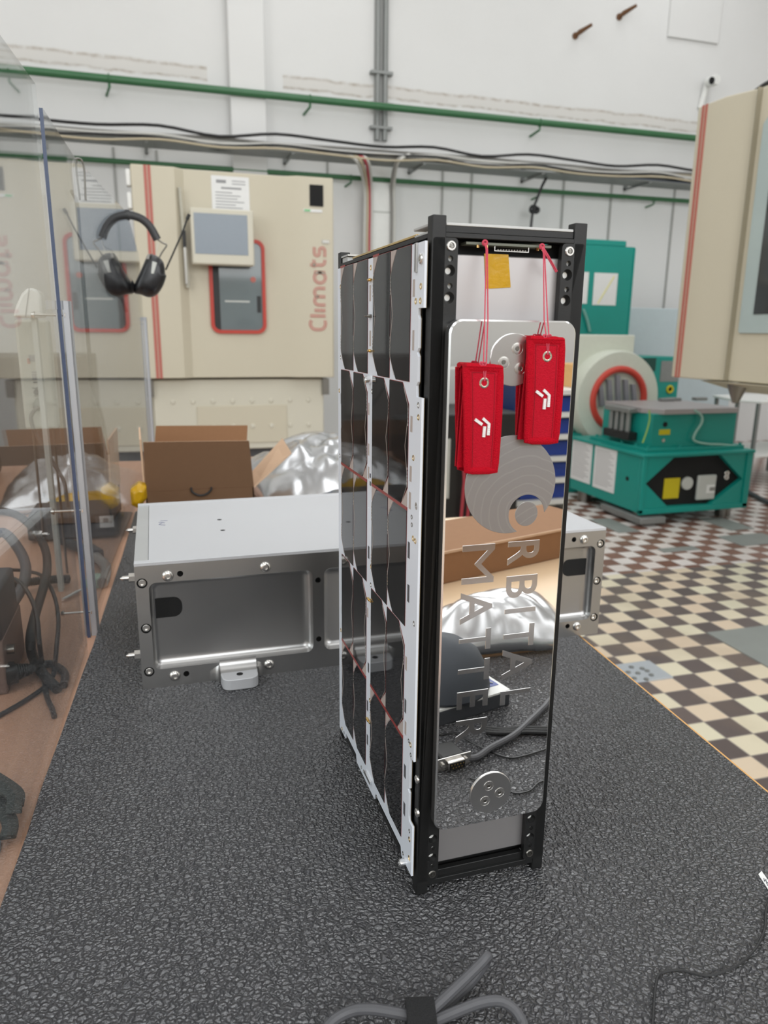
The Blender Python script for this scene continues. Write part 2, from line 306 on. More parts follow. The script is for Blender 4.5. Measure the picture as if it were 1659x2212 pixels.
        if bevel > 0:
            b = o.modifiers.new('bevel', 'BEVEL'); b.width = bevel; b.segments = bseg; b.limit_method = 'ANGLE'; b.angle_limit = math.radians(40)
        return o
def cut(o, cutters, solver='EXACT'):
    """boolean-difference a list of MB solids from object o and bake the result"""
    tmp = []
    bv = [(m.width, m.segments) for m in o.modifiers if m.type == 'BEVEL']
    for c in cutters:
        k = c.build('cutter', o.data.materials[0], None, smooth=False)
        tmp.append(k); m = o.modifiers.new('b', 'BOOLEAN'); m.operation = 'DIFFERENCE'; m.object = k; m.solver = solver
    dg = bpy.context.evaluated_depsgraph_get(); dg.update(); me = bpy.data.meshes.new_from_object(o.evaluated_get(dg), depsgraph=dg)
    o.modifiers.clear(); o.data = me; me.shade_smooth(); me.set_sharp_from_angle(angle=math.radians(30))
    for k in tmp: bpy.data.objects.remove(k)
    return o
def thing(name, label, cat, loc=(0, 0, 0), group=None):
    o = bpy.data.objects.new(name, None); COL.objects.link(o); o.location = loc; o.empty_display_size = 0.05
    o['label'] = label; o['category'] = cat
    if group: o['group'] = group
    return o
def tag(o, label, cat, group=None):
    o['label'] = label; o['category'] = cat
    if group: o['group'] = group
    return o
def struct(o): o['kind'] = 'structure'; return o
def dup(root, off, label=None):
    r = root.copy(); COL.objects.link(r); r.location = root.location+Vector(off)
    if label: r['label'] = label
    for ch in list(root.children):
        c = ch.copy(); COL.objects.link(c); c.parent = r
        for gch in list(ch.children):
            d = gch.copy(); COL.objects.link(d); d.parent = c
    return r
FZ = -0.80
# ================================================================== SETTING
struct(MB().box(-5, 8, -4.6, 6.6, FZ-0.1, FZ).build('floor', MATS['checker_tiles'], origin=(0, 0, FZ), smooth=False))
struct(MB().box(-5, 8, 6.5, 6.7, FZ, 5.0).build('wall_back', M_WALL, origin=(0, 0, 0), smooth=False))
struct(MB().box(-5.2, -5, -4.6, 6.6, FZ, 5.0).build('wall_left', M_WALL, origin=(0, 0, 0), smooth=False))
struct(MB().box(8, 8.2, -4.6, 6.6, FZ, 5.0).build('wall_right', M_WALL, origin=(0, 0, 0), smooth=False))
struct(MB().box(-5, 8, -4.8, -4.6, FZ, 5.0).build('wall_front', M_WALL, origin=(0, 0, 0), smooth=False))
struct(MB().box(-5.2, 8.2, -4.8, 6.7, 5.0, 5.1).build('ceiling', mat('ceiling_white', (0.8, 0.8, 0.8), 0.9), smooth=False))
struct(MB().box(0.59, 0.885, 6.38, 6.5, FZ, 5.0).build('trim_1', M_WALL, origin=(0, 0, 0), bevel=0.01))
wf = MB().box(-5.0, -4.95, -3.3, -3.2, 0.7, 4.1).box(-5.0, -4.95, 0.2, 0.3, 0.7, 4.1).box(-5.0, -4.95, -3.3, 0.3, 0.6, 0.7).box(-5.0, -4.95, -3.3, 0.3, 4.1, 4.2)
struct(wf.build('added_window_1', M_WHITEP, bevel=0.005))  # made-up window frame dressing the left fill lamp
wf = MB().box(-1.6, -1.5, -4.6, -4.55, 1.2, 4.0).box(5.5, 5.6, -4.6, -4.55, 1.2, 4.0).box(-1.6, 5.6, -4.6, -4.55, 1.1, 1.2).box(-1.6, 5.6, -4.6, -4.55, 4.0, 4.1)
struct(wf.build('added_window_2', M_WHITEP, bevel=0.005))  # made-up window frame around the front fill lamp
# wooden workbench under the mat, wooden desk joined behind the photographer
tb = thing('workbench', 'beech topped workbench carrying the black pebbled mat', 'workbench', (0.0, 0.9, FZ))
def edge_x(y): return 0.336+0.0743*y      # right edge of mat and bench
MB().prism([(-1.3, -0.38), (edge_x(-0.38)+0.004, -0.38), (edge_x(1.3)+0.006, 1.3), (edge_x(1.95)+0.006, 1.95), (-1.3, 1.95)], 'z', -0.036, -0.005).build('worktop', M_WOOD, tb, bevel=0.002, smooth=False)
ed = MB(); ed.prism([(edge_x(-0.38)+0.004, -0.38), (edge_x(1.95)+0.006, 1.95), (edge_x(1.95)+0.009, 1.95), (edge_x(-0.38)+0.007, -0.38)], 'z', -0.036, -0.0055)
ed.build('edge_band', mat('honey_edge_band', rgb(226, 172, 104), 0.5), tb)
for (lx, ly) in ((-1.22, -0.3), (0.25, -0.3), (-1.22, 1.85), (0.42, 1.85)): MB().box(lx-0.03, lx+0.03, ly-0.03, ly+0.03, FZ, -0.036).build('leg', M_DGREY, tb, bevel=0.003)
dk = thing('desk', 'pale wooden desk behind the workbench, seen only in the mirror panel', 'desk', (0.15, -0.72, FZ))
MB().box(-1.3, 1.6, -1.06, -0.383, -0.036, -0.006).build('desktop', mat('pale_birch', rgb(236, 206, 170), 0.45, var=0.06, vscale=12), dk, bevel=0.002)
for (lx, ly) in ((-1.2, -0.98), (1.5, -0.98), (-1.2, -0.45), (1.5, -0.45)): MB().box(lx-0.03, lx+0.03, ly-0.03, ly+0.03, FZ, -0.036).build('leg', M_DGREY, dk, bevel=0.003)
mm = MB(); mm.prism([(-0.3030, -0.37), (edge_x(-0.37), -0.37), (edge_x(1.25), 1.25), (-0.2130, 1.25), (-0.2285, 0.914), (-0.2430, 0.66), (-0.2502, 0.521), (-0.2563, 0.444), (-0.2642, 0.320), (-0.2718, 0.215), (-0.2745, 0.150), (-0.2800, 0.076)], 'z', -0.005, 0.0)
tag(mm.build('rubber_mat', M_MAT, origin=(0, 0, 0), bevel=0.0015, smooth=False), 'black pebbled rubber mat lying on the workbench', 'mat')
# ================================================================== CUBESAT
SAT = thing('cube_satellite', 'tall black framed cube satellite with mirror panel and dark solar cells standing on the mat', 'satellite', (0.05, 0.113, 0))
H = 0.454; YD = 0.2263
for (x0, y0) in ((0, 0), (0.0915, 0), (0, YD-0.0085), (0.0915, YD-0.0085)):
    MB().box(x0, x0+0.0085, y0, y0+0.0085, 0, H).build('rail', M_BLACK, SAT, bevel=0.0006)
holesL = [(.0115, z) for z in (.4306, .4155, .0285-.0071, .0143+.0071)]
for side in (0, 1):
    x0, x1 = (0.0002, 0.0160) if side == 0 else (0.0836, 0.0998); cxh = 0.0117 if side == 0 else 0.0886
    fl = MB().prism(rrect(x0, x1, 0.0103, 0.4420, 0.0025, 4), 'y', 0.0, 0.0040).build('side_flange', M_BLACK, SAT)
    cs = []
    for z in (0.4306, 0.4155, 0.0295-0.0075, 0.0365): cs.append(MB().cyl((cxh, -0.001, z), (cxh, 0.006, z), 0.00165, seg=20))
    for z in (0.4240, 0.4090, 0.0290, 0.0443): cs.append(MB().lathe([(0.0036, -0.001), (0.0031, 0.0008), (0.0019, 0.0028), (0.0019, 0.006)], (cxh-0.0004, 0, z), (0, 1, 0), 24))
    cut(fl, cs)
    for z in (0.4240, 0.4090, 0.0290, 0.0443): MB().cyl((cxh-0.0004, 0.0036, z), (cxh-0.0004, 0.0041, z), 0.0019, seg=18).build('hole_disc', M_WHITEP, SAT)  # white discs set inside the holes, paler than the housing behind
    for z in (0.4306, 0.4155, 0.0220, 0.0365): MB().cyl((cxh, 0.0030, z), (cxh, 0.0041, z), 0.00165, seg=18).build('hole_disc', M_WHITEP, SAT)
    for z in (0.4376, 0.0152):
        sc = MB().lathe([(0.0029, 0.0), (0.0030, -0.0004), (0.0026, -0.0011), (0.0017, -0.0011), (0.0014, -0.0003), (0.0, -0.0003)], (cxh, 0.0002, z), (0, 1, 0), 24).build('screw', M_STEEL if z > 0.2 else M_STEELD, SAT)
        MB().prism([(cxh+(0.0013 if i % 2 == 0 else 0.0008)*math.cos(math.pi*i/6), z+(0.0013 if i % 2 == 0 else 0.0008)*math.sin(math.pi*i/6)) for i in range(12)], 'y', -0.0009, -0.00035).build('star_socket', M_STEELD, sc)
for (za, zb) in ((0.4421, 0.4448), (0.0060, 0.0102)):
    e = MB().box(0.0004, 0.0996, 0.0004, 0.0095, za, zb).box(0.0004, 0.0996, YD-0.0095, YD-0.0004, za, zb).box(0.0004, 0.0095, 0.0095, YD-0.0095, za, zb).box(0.0905, 0.0996, 0.0095, YD-0.0095, za, zb)
    e.build('end_frame', M_BLACK, SAT, bevel=0.0003)
MB().box(0.0085, 0.0915, 0.0012, 0.030, 0.4449, 0.4486).build('top_crossbar', M_BLACK, SAT, bevel=0.0003)
MB().box(0.0088, 0.0912, 0.0012, 0.0075, 0.4487, 0.4503).box(0.0006, 0.0994, 0.0088, 0.0340, 0.4487, 0.4503).box(0.0012, 0.0095, 0.0085, 0.034, 0.4449, 0.4462).build('top_plate', M_ALUGREY, SAT, bevel=0.0003)
MB().box(0.0030, 0.0930, 0.0360, 0.1900, 0.4460, 0.4476).build('top_panel', [M_GOLD], SAT, bevel=0.0003)
MB().box(0.0006, 0.0994, 0.1950, YD-0.009, 0.4490, 0.4503).box(0.0012, 0.006, 0.198, 0.2150, 0.4450, 0.4485).build('rear_top_plate', M_ALUGREY, SAT)
MB().box(0.0160, 0.0840, 0.0030, 0.0075, 0.0098, 0.0152).build('bottom_crossbar', M_BLACK, SAT, bevel=0.0004)
MB().box(0.0090, 0.0910, 0.0120, 0.2170, 0.0110, 0.4420).build('interior_shade', M_VOID, SAT)  # black fill box painted as the shade of the hollow interior
MB().prism(rrect(0.0062, 0.0938, 0.0200, 0.4337, 0.003, 4), 'y', 0.0046, 0.0118).build('grey_housing', M_BATT, SAT, bevel=0.0008)
pc = MB().box(0.0222, 0.0777, 0.0028, 0.0118, 0.4392, 0.4406).build('release_board', mat('green_grey_board_edge', rgb(112, 116, 104), 0.5), SAT)
MB().box(0.040, 0.0625, 0.0022, 0.0030, 0.4360, 0.4364).box(0.040, 0.0404, 0.0022, 0.003, 0.4364, 0.4388).box(0.0621, 0.0625, 0.0022, 0.003, 0.4364, 0.4388).build('connector_shell', M_STEEL, pc)
pn = MB(); [pn.box(0.042+i*0.0018, 0.0427+i*0.0018, 0.0022, 0.003, 0.4366, 0.4372) for i in range(11)]; pn.build('connector_pins', M_GREYC, pc)
for x in (0.0290, 0.0345, 0.0680, 0.0715): MB().box(x, x+0.0016, 0.0030, 0.0045, 0.4375, 0.4392).build('board_pin', M_GOLD, pc)
def tape_pt(px, py): p = aty(px, py, 0.0044); return (p.x, p.z)
tp = MB(); tp.prism([tape_pt(1046, 548), tape_pt(1098, 550), tape_pt(1103, 621), tape_pt(1049, 624)], 'y', 0.0042, 0.00455); tp.build('kapton_tape', M_KAPTON, SAT)
# mirror panel with turned edge
mp_ = MB()
def ml(y, ins): return [(x, y, z) for x, z in rrect(0.0083+ins, 0.0913-ins, 0.0572+ins, 0.3967-ins, 0.0085-ins, 10)]
mp_.slot(0).loft([ml(-0.0030, 0.0), ml(-0.0090, 0.0)], True, False); mp_.slot(1).loft([ml(-0.0090, 0.0), ml(-0.0100, 0.0010)], False, False)
L = ml(-0.0100, 0.0010); mp_.slot(2).add(L, [tuple(range(len(L)))])
mp_.build('mirror_panel', [M_ALU, M_CHAMF, M_MIRROR], SAT, smooth=True, angle=25)
for x in (0.0125, 0.0875):
    for z in (0.391, 0.0630): MB().cyl((x, -0.0030, z), (x, 0.0002, z), 0.0034).build('standoff', M_STEEL, SAT)
for (cx_, cz, scr) in ((0.0497, 0.3737, ((.0515, .3802), (.0430, .3722), (.0540, .3686))), (0.0490, 0.0810, ((.0470, .0867), (.0556, .0799), (.0447, .0754)))):
    d = MB().lathe([(0.0155, 0), (0.0155, -0.0007), (0.0152, -0.0010), (0.0, -0.0010)], (cx_, -0.0100, cz), (0, 1, 0), 64).build('mounting_disc', M_BRUSH, SAT)
    for (sx_, sz) in scr:
        MB().lathe([(0.0034, -0.0009), (0.0034, -0.0011), (0.0030, -0.00115), (0.0015, -0.00115), (0.0013, -0.0010), (0, -0.0010)], (sx_, -0.0100, sz), (0, 1, 0), 28).torus((sx_, -0.01105, sz), (0, 1, 0), 0.00355, 0.00018, 32, 6).build('screw', M_STEEL, d)
        MB().prism([(sx_+0.0012*math.cos(math.pi*i/3), sz+0.0012*math.sin(math.pi*i/3)) for i in range(6)], 'y', -0.01125, -0.0111).build('hex_socket', M_STEELD, d)
# engraved emblem: big disc bitten by a small circle, with a dot in the bite
ec = Vector((0.0524, 0.2974)); er = 0.0311; dc = Vector((0.0643, 0.2781)); br = 0.0124
pts = []
def inside(p): return (p-dc).length < br
arc = [ec+Vector((math.cos(math.radians(a)), math.sin(math.radians(a))))*er for a in range(0, 360)]
st = next(i for i in range(360) if inside(arc[i-1]) and not inside(arc[i])); seq = [arc[(st+k) % 360] for k in range(360)]; seq = [p for p in seq if not inside(p)]
a0 = math.atan2(*(seq[-1]-dc).yx); a1 = math.atan2(*(seq[0]-dc).yx)
while a1 > a0: a1 -= 2*math.pi
bite = [dc+Vector((math.cos(a0+(a1-a0)*t/40), math.sin(a0+(a1-a0)*t/40)))*br for t in range(1, 40)]
bite_ok = all((p-ec).length < er+1e-4 for p in bite)
if not bite_ok:
    a1 += 2*math.pi; bite = [dc+Vector((math.cos(a0+(a1-a0)*t/40), math.sin(a0+(a1-a0)*t/40)))*br for t in range(1, 40)]
em = MB().prism([tuple(p) for p in seq+bite], 'y', -0.01018, -0.0099).build('engraved_emblem', M_MILL, SAT, smooth=False, bevel=0.00012, bseg=1)
MB().prism(circ(dc.x, dc.y, 0.0079, 48), 'y', -0.01018, -0.0099).build('engraved_dot', M_MILL, SAT, smooth=False, bevel=0.00012, bseg=1)
M_ENGR = mat('frosted_engraving', (0.50, 0.49, 0.485), 0.22, 1.0)
def letter(ch, off=0.012):
    c = bpy.data.curves.new('t', 'FONT'); c.body = ch; c.size = 1; c.extrude = 0.5; c.offset = off; c.resolution_u = 8
    o = bpy.data.objects.new('t', c); COL.objects.link(o); dg = bpy.context.evaluated_depsgraph_get(); dg.update()
    me = bpy.data.meshes.new_from_object(o.evaluated_get(dg)); vs = [v.co.copy() for v in me.vertices]; fs = [tuple(p.vertices) for p in me.polygons]
    bpy.data.objects.remove(o); bpy.data.curves.remove(c); bpy.data.meshes.remove(me)
    lo = Vector([min(v[i] for v in vs) for i in range(3)]); hi = Vector([max(v[i] for v in vs) for i in range(3)])
    return [((v.x-lo.x)/(hi.x-lo.x), (v.y-lo.y)/(hi.y-lo.y), (v.z-lo.z)/(hi.z-lo.z)) for v in vs], fs
for word, x0, x1, spans in (('ORBITAL', 0.0528, 0.0750, (('R', .2603, .2446), ('B', .2372, .2222), ('I', .2149, .2116), ('T', .2033, .1876), ('A', .1862, .1644), ('L', .1562, .1462))),
                            ('MATTER', 0.0214, 0.0436, (('M', .2602, .2346), ('A', .2290, .2076), ('T', .2032, .1888), ('T', .1820, .1670), ('E', .1599, .1477), ('R', .1392, .1232)))):
    for ch, zt, zb in spans:
        vs, fs = letter(ch, 0.0 if ch == 'M' else 0.013); b = MB(); b.add([(x0+v*(x1-x0), -0.0099-0.00032*w, zt-u*(zt-zb)) for u, v, w in vs], fs)
        b.build('engraved_letter', M_ENGR, SAT, smooth=False)
# solar panel on the left face
XP = -0.0035
def mmv(l): return [(a/1000, b/1000) for a, b in l]
outline = mmv([(2.2, 440), (2.2, 403), (11.4, 403), (11.6, 399), (9.8, 397), (9.8, 380), (12.2, 377.5), (9.8, 375), (9.8, 360), (12.2, 357.5), (11.4, 350.8), (2.0, 350.8), (2.0, 106), (9.2, 106), (9.2, 81), (12.4, 79), (9.8, 77), (9.8, 58.5), (9.2, 55.5), (2.0, 55.5), (2.0, 15.4),
               (24, 15.4), (26, 22), (92, 22), (94, 15.4), (150, 15.4), (152, 22), (189, 22), (191, 15.4), (213.6, 15.4), (213.6, 440)])
PCB = MB().prism(outline, 'x', XP, XP+0.0016).build('solar_panel_board', [M_PCB], SAT, bevel=0.0002, smooth=False)
MB().prism([(a, b) for a, b in outline], 'x', XP+0.00162, XP+0.0019).build('board_backing', M_PCBE, SAT, smooth=False)
MB().box(XP+0.0019, 0.0005, 0.014, 0.2050, 0.030, 0.4400).build('panel_spacer', M_VOID, SAT)
cols = ((25.0, 65.0), (66.3, 106.3), (120.4, 160.2), (161.8, 201.4)); rows = ((359.2, 440.0), (278.3, 357.8), (195.8, 276.6), (113.2, 194.6), (31.2, 111.2))
CH = 13.0
for ri, (zb, zt) in enumerate(rows):
    hiY = ri % 2 == 0
    for (ya, yb) in cols:
        def poly(e):
            a, b, c, d = ya-e, yb+e, zb-e, zt+e
            return [(a, c), (b-CH, c), (b, c+CH), (b, d-CH), (b-CH, d), (a, d)] if hiY else [(a+CH, c), (b, c), (b, d), (a+CH, d), (a, d-CH), (a, c+CH)]
        cell = MB().prism(mmv(poly(0)), 'x', XP-0.00045, XP-0.00012).build('solar_cell', M_CELL, SAT, smooth=False)
        MB().prism(mmv(poly(0.35)), 'x', XP-0.00012, XP+0.0001).build('red_backing', M_REDK, cell, smooth=False)
        e_ = yb-0.35 if hiY else ya+0.35; s_ = -1 if hiY else 1; mid = (zb+zt)/2
        line = [(XP-0.0005, y/1000, z/1000) for y, z in ((e_+s_*9, zt-2.5), (e_, zt-CH-1), (e_, mid+18), (e_+s_*4.8, mid), (e_, mid-18), (e_, zb+CH+1), (e_+s_*9, zb+2.5))]
        MB().tube(line, 0.00016, 5).build('grid_bar', M_DIODE, cell)
        for zc in (mid+19, mid-19):
            b = MB(); [b.box(XP-0.0007, XP-0.0004, (e_-0.35)/1000, (e_+0.35)/1000, (zc+k*2.4-0.8)/1000, (zc+k*2.4+0.8)/1000) for k in (-2, -1, 0, 1, 2)]; b.build('contact_tabs', M_STEEL, cell)
        ends = {0: ('t',), 1: ('b',), 2: ('t',), 3: ('b',), 4: ('t',)}[ri]
        for en in ends:
            zz, k = (zt, -1) if en == 't' else (zb, 1); yy = yb if hiY else ya; q = -1 if hiY else 1
            MB().prism(mmv([(yy, zz), (yy+q*(CH-1.4), zz), (yy, zz+k*(CH-1.4))]), 'x', XP-0.0004, XP+0.0001).build('bypass_diode', M_DIODE, cell, smooth=False)
for (ya, yb) in ((24.5, 106.6), (120.0, 201.8)):
    for (za, zb) in ((276.4, 278.6), (111.0, 113.4)): MB().box(XP-0.0006, XP+0.0001, ya/1000, yb/1000, za/1000, zb/1000).build('red_kapton_strip', M_REDK, SAT)
    MB().box(XP-0.0005, XP+0.0001, (yb-13)/1000, yb/1000, 0.4396, 0.4413).build('red_kapton_strip', M_REDK, SAT)
def c6(a, b): return (720+a*.26217, 520+b*.26221)
def c7(a, b): return (720+a*.23052, 1050+b*.23056)
def c8(a, b): return (720+a*.25301, 1380+b*.25316)
def on_panel(p): q = atx(p[0], p[1], XP); return q.y, q.z
for p, m_ in ((c6(722, 375), M_GOLD), (c6(680, 498), M_GOLD), (c6(718, 495), M_GOLD), (c6(310, 222), M_GOLD), (c6(60, 380), M_GOLD), (c6(702, 1355), M_STEEL), (c6(702, 1455), M_GOLD), (c6(660, 1790), M_GOLD), (c6(50, 1235), M_GOLD), (c6(62, 960), M_STEEL),
              (c6(320, 1240), M_STEEL), (c6(56, 1770), M_STEEL), (c6(683, 2180), M_STEEL), (c7(778, 195), M_STEEL), (c7(768, 515), M_GOLD), (c7(748, 490), M_GOLD), (c7(735, 290), M_STEELD), (c7(736, 362), M_STEELD), (c7(757, 1290), M_STEEL), (c7(354, 755), M_GOLD), (c7(353, 925), M_STEEL), (c7(84, 690), M_GOLD),
              (c7(72, 1350), M_GOLD), (c8(312, 525), M_GOLD), (c8(660, 905), M_GOLD), (c8(645, 870), M_STEELD), (c8(662, 990), M_STEELD), (c8(650, 1710), M_GOLD), (c8(648, 1870), M_GOLD), (c8(650, 1640), M_STEELD), (c8(595, 1830), M_STEELD), (c8(240, 1095), M_STEELD), (c8(260, 1130), M_STEELD), (c8(370, 1345), M_STEELD), (c8(390, 1410), M_STEELD), (c8(75, 765), M_GOLD), (c8(92, 800), M_STEELD)):
    y, z = on_panel(p); rr = 0.0019 if m_ != M_STEELD else 0.0015
    MB().lathe([(rr, 0.0001), (rr, -0.0002), (rr*0.62, -0.0002), (rr*0.5, 0.00003), (0, 0.00003)], (XP, y, z), (1, 0, 0), 18).build('plated_hole', m_, SAT)
for p in (c6(728, 148), c8(678, 1205), c8(678, 1490)):
    q = atx(p[0], p[1], XP); MB().lathe([(0.0030, 0.0004), (0.0030, -0.0008), (0.0024, -0.0013), (0.0013, -0.0013), (0.0012, -0.0004), (0, -0.0004)], (XP if p[1] < 700 else 0.0, q.y, q.z), (1, 0, 0), 24).build('screw', M_STEEL, SAT)
for p in (c6(305, 1148), c8(612, 1905)):
    y, z = on_panel(p); MB().lathe([(0.0030, 0), (0.0030, -0.0040), (0.0024, -0.0045), (0.0012, -0.0045), (0.0010, -0.003), (0, -0.003)], (XP, y, z), (1, 0, 0), 24).build('standoff_post', M_CHAMF, SAT)
for p in (c6(310, 323), c6(310, 907), c7(345, 1060), c8(305, 690)):
    y, z = on_panel(p); MB().cyl((XP-0.0012, y+0.004, z), (XP-0.0012, y-0.006, z), 0.0006, seg=10).cyl((XP-0.0012, y+0.0025, z), (XP-0.0012, y-0.002, z), 0.0011, seg=12).build('pogo_pin', M_GOLD, SAT)
y, z = on_panel(c6(690, 140)); MB().box(XP-0.0012, XP, y-0.0018, y+0.0018, z-0.0082, z+0.0082).build('board_connector', M_ALUGREY, SAT, bevel=0.0002); MB().box(XP-0.0014, XP, y-0.0005, y+0.0003, z-0.0076, z+0.0076).build('connector_slot', M_COMP, SAT)
y, z = on_panel(c8(305, 1180)); MB().obox((XP-0.001, y, z), (1, 0, 0), (0, 1, 0), (0, 0, 1), 0.001, 0.0085, 0.0016).build('board_connector', M_CHAMF, SAT, bevel=0.0002)
y, z = on_panel(c6(308, 622)); MB().torus((XP-0.0008, y, z), (0, 0, 1), 0.0035, 0.0004, 20, 6).box(XP-0.0016, XP, y-0.003, y+0.003, z-0.0012, z+0.0012).build('coil', M_STEELD, SAT)
for p, hy, hz, mm_ in ((c6(305, 432), 1.8, 5.5, M_DIODE), (c6(305, 805), 1.8, 5.5, M_DIODE), (c6(665, 390), 1.7, 5.0, M_DIODE), (c6(660, 820), 1.5, 6.0, M_DIODE), (c6(66, 1300), 1.4, 4.5, M_COMP), (c6(68, 1590), 1.4, 4.5, M_COMP), (c6(330, 1395), 1.6, 4.5, M_COMP), (c6(293, 1385), 1.4, 4.5, M_DIODE), (c6(292, 1720), 1.4, 4.5, M_DIODE), (c6(327, 1735), 1.6, 5.0, M_COMP), (c6(292, 1910), 1.4, 4.5, M_DIODE), (c6(645, 1510), 1.8, 5.0, M_DIODE), (c6(638, 1920), 1.8, 5.0, M_DIODE), (c7(718, 135), 1.8, 5.5, M_DIODE), (c7(332, 262), 1.8, 5.0, M_PCB), (c7(332, 620), 1.8, 5.0, M_COMP), (c7(708, 600), 1.8, 5.5, M_COMP), (c7(704, 1005), 1.8, 6.0, M_COMP), (c7(84, 855), 1.6, 4.5, M_COMP), (c7(84, 1160), 1.6, 4.5, M_COMP), (c7(323, 1185), 1.4, 4.0, M_DIODE), (c7(358, 1215), 1.6, 4.5, M_COMP), (c7(683, 1660), 1.6, 5.0, M_DIODE), (c7(676, 2060), 1.6, 5.0, M_COMP), (c8(292, 570), 1.7, 4.5, M_COMP), (c8(292, 860), 1.7, 4.5, M_COMP), (c8(617, 760), 1.6, 5.0, M_DIODE), (c8(612, 1130), 1.8, 5.0, M_COMP), (c8(607, 1450), 1.8, 5.0, M_COMP), (c6(305, 1935), 1.2, 1.6, M_INKD), (c6(306, 2000), 1.5, 1.6, M_COMP), (c7(330, 1700), 1.8, 4.0, M_COMP)):
    y, z = on_panel(p); MB().box(XP-0.0002, XP+0.0001, y-hy/1000, y+hy/1000, z-hz/1000, z+hz/1000).build('board_pad', mm_, SAT, smooth=False)
# ---- remove-before-flight tags
M_EYE = mat('nickel_eyelet', (0.70, 0.66, 0.56), 0.22, 1.0)
def rbf(cor, back, eye, strokes, knot, tail, label):
    YF = -0.0152
    P = lambda q, y=YF: aty(q[0], q[1], y)
    TL, TR, BR, BL = [P(c) for c in cor]
    t = thing('fabric_tag', label, 'tag', ((TL+TR)/2), 'red streamer tags hanging on the satellite')
    def Q(u, v, off=0.0):      # u across, v down
        p = TL.lerp(TR, u).lerp(BL.lerp(BR, u), v); bow = -0.0012*math.sin(math.pi*v); return Vector((p.x, p.y+bow+off, p.z))
    body = MB(); n = 10
    loops = []
    for j in range(n+1):
        v_ = 0.015+0.97*j/n; loops.append([Q(0.03, v_, -0.0007), Q(0.97, v_, -0.0007), Q(0.97, v_, 0.0007), Q(0.03, v_, 0.0007)])
    body.loft(loops); fp = body.build('front_flap', M_RED, t)
    path = [Q(0.045, 0.02+0.96*i/14) for i in range(15)]+[Q(0.045+0.91*i/5, 0.985) for i in range(1, 6)]+[Q(0.955, 0.98-0.96*i/14) for i in range(1, 15)]+[Q(0.955-0.91*i/5, 0.015) for i in range(1, 6)]
    MB().sweep(path, [(0.0025*math.cos(a), 0.0018*math.sin(a)) for a in [2*math.pi*k/10 for k in range(10)]], up=(0, 1, 0)).build('stitched_border', M_REDB, fp)
    ip = [Q(0.19, 0.06+0.90*i/14, -0.0008) for i in range(15)]+[Q(0.80, 0.96-0.90*i/14, -0.0008) for i in range(15)]+[Q(0.19, 0.06, -0.0008)]
    MB().tube(ip, 0.00018, 5).build('seam_line', mat('dark_red_seam', rgb(140, 8, 26), 0.9), fp)
    bk = [aty(q[0], q[1], y) for q, y in back]; bb = MB(); loops = []
    for j in range(n+1):
        v_ = j/n; a = bk[0].lerp(bk[3], v_); b = bk[1].lerp(bk[2], v_); d = Vector((0, 0.0007, 0)); loops.append([a-d, b-d, b+d, a+d])
    bb.loft(loops); bb.build('back_flap', M_REDB, t)
    MB().sweep([Q(0.02+0.96*i/8, 0.005, 0.0012) for i in range(9)], [(0.0034*math.cos(a), 0.0016*math.sin(a)) for a in [2*math.pi*k/10 for k in range(10)]]).build('fold', M_REDB, t)
    e = P(eye); MB().torus((e.x, e.y-0.0010, e.z), (0, 1, 0), 0.0025, 0.00085, 32, 10).build('eyelet', M_EYE, t); MB().cyl((e.x, e.y-0.0009, e.z), (e.x, e.y+0.0008, e.z), 0.0018).build('eyelet_hole', mat('eyelet_shade', (0.10, 0.09, 0.08), 0.5), t)
    mk = MB()
    for s_ in strokes:
        pts_ = [P(q, YF-0.0022) for q in s_]; mk.sweep(pts_, [(0.00085, 0.0005), (-0.00085, 0.0005), (-0.00085, -0.0006), (0.00085, -0.0006)], up=(0, 1, 0))
    mk.build('embroidered_mark', M_WTHREAD, fp, smooth=False)
    k0 = Vector(knot); st_ = MB()
    for d in (-0.0009, 0.0009):
        top = Q(0.53, 0.0, -0.0006)+Vector((d, 0, 0.0005))
        tt = (k0.z-0.3972)/(k0.z-top.z); edge = k0.lerp(top, tt); edge.y = -0.0118
        pth = [k0+Vector((d*0.5, -0.0012, 0)), Vector((k0.x+d*0.4, -0.003, k0.z-0.004)), edge+Vector((d*0.5, 0, 0)), top]
        st_.tube(pth, 0.00042, 6); st_.tube(spline([top, e+Vector((d*0.3, -0.0016, 0.002)), e+Vector((0, -0.0008, 0.0012))], 4), 0.00036, 6)
    for k in range(6): st_.torus(Q(0.42+0.2*random.random(), -0.005, -0.001)+Vector((0, 0, 0.001)), (random.random()-.5, 1, random.random()-.5), 0.0011, 0.00035, 14, 5)
    st_.torus(k0+Vector((0, -0.001, 0)), (0.2, 1, 0.1), 0.0013, 0.0006, 16, 6)
    if tail:
        ta = [k0]+[aty(q[0], q[1], -0.004) for q in tail]; st_.tube(spline(ta, 5), 0.00045, 6); st_.tube(spline([p+Vector((0.0006, -0.0004, 0.0004)) for p in ta], 5), 0.0004, 6)
    st_.build('string', M_STRING, t)
kL = aty(1046, 525, 0.001); kR = aty(1169, 533, 0.001)
rbf([(1003, 789), (1084, 793), (1071, 1019), (1006, 1020)], [((1004, 795), -0.0128), ((1066, 797), -0.0128), ((1050, 1009), -0.0115), ((987, 1009), -0.0115)], (1044, 827),
    [[(1026, 906), (1041, 917)], [(1043, 904), (1056, 916), (1054, 940)], [(1046.5, 921), (1044.5, 944)]], kL, None, 'lower hanging red fabric tag, the left one of two on the mirror panel')
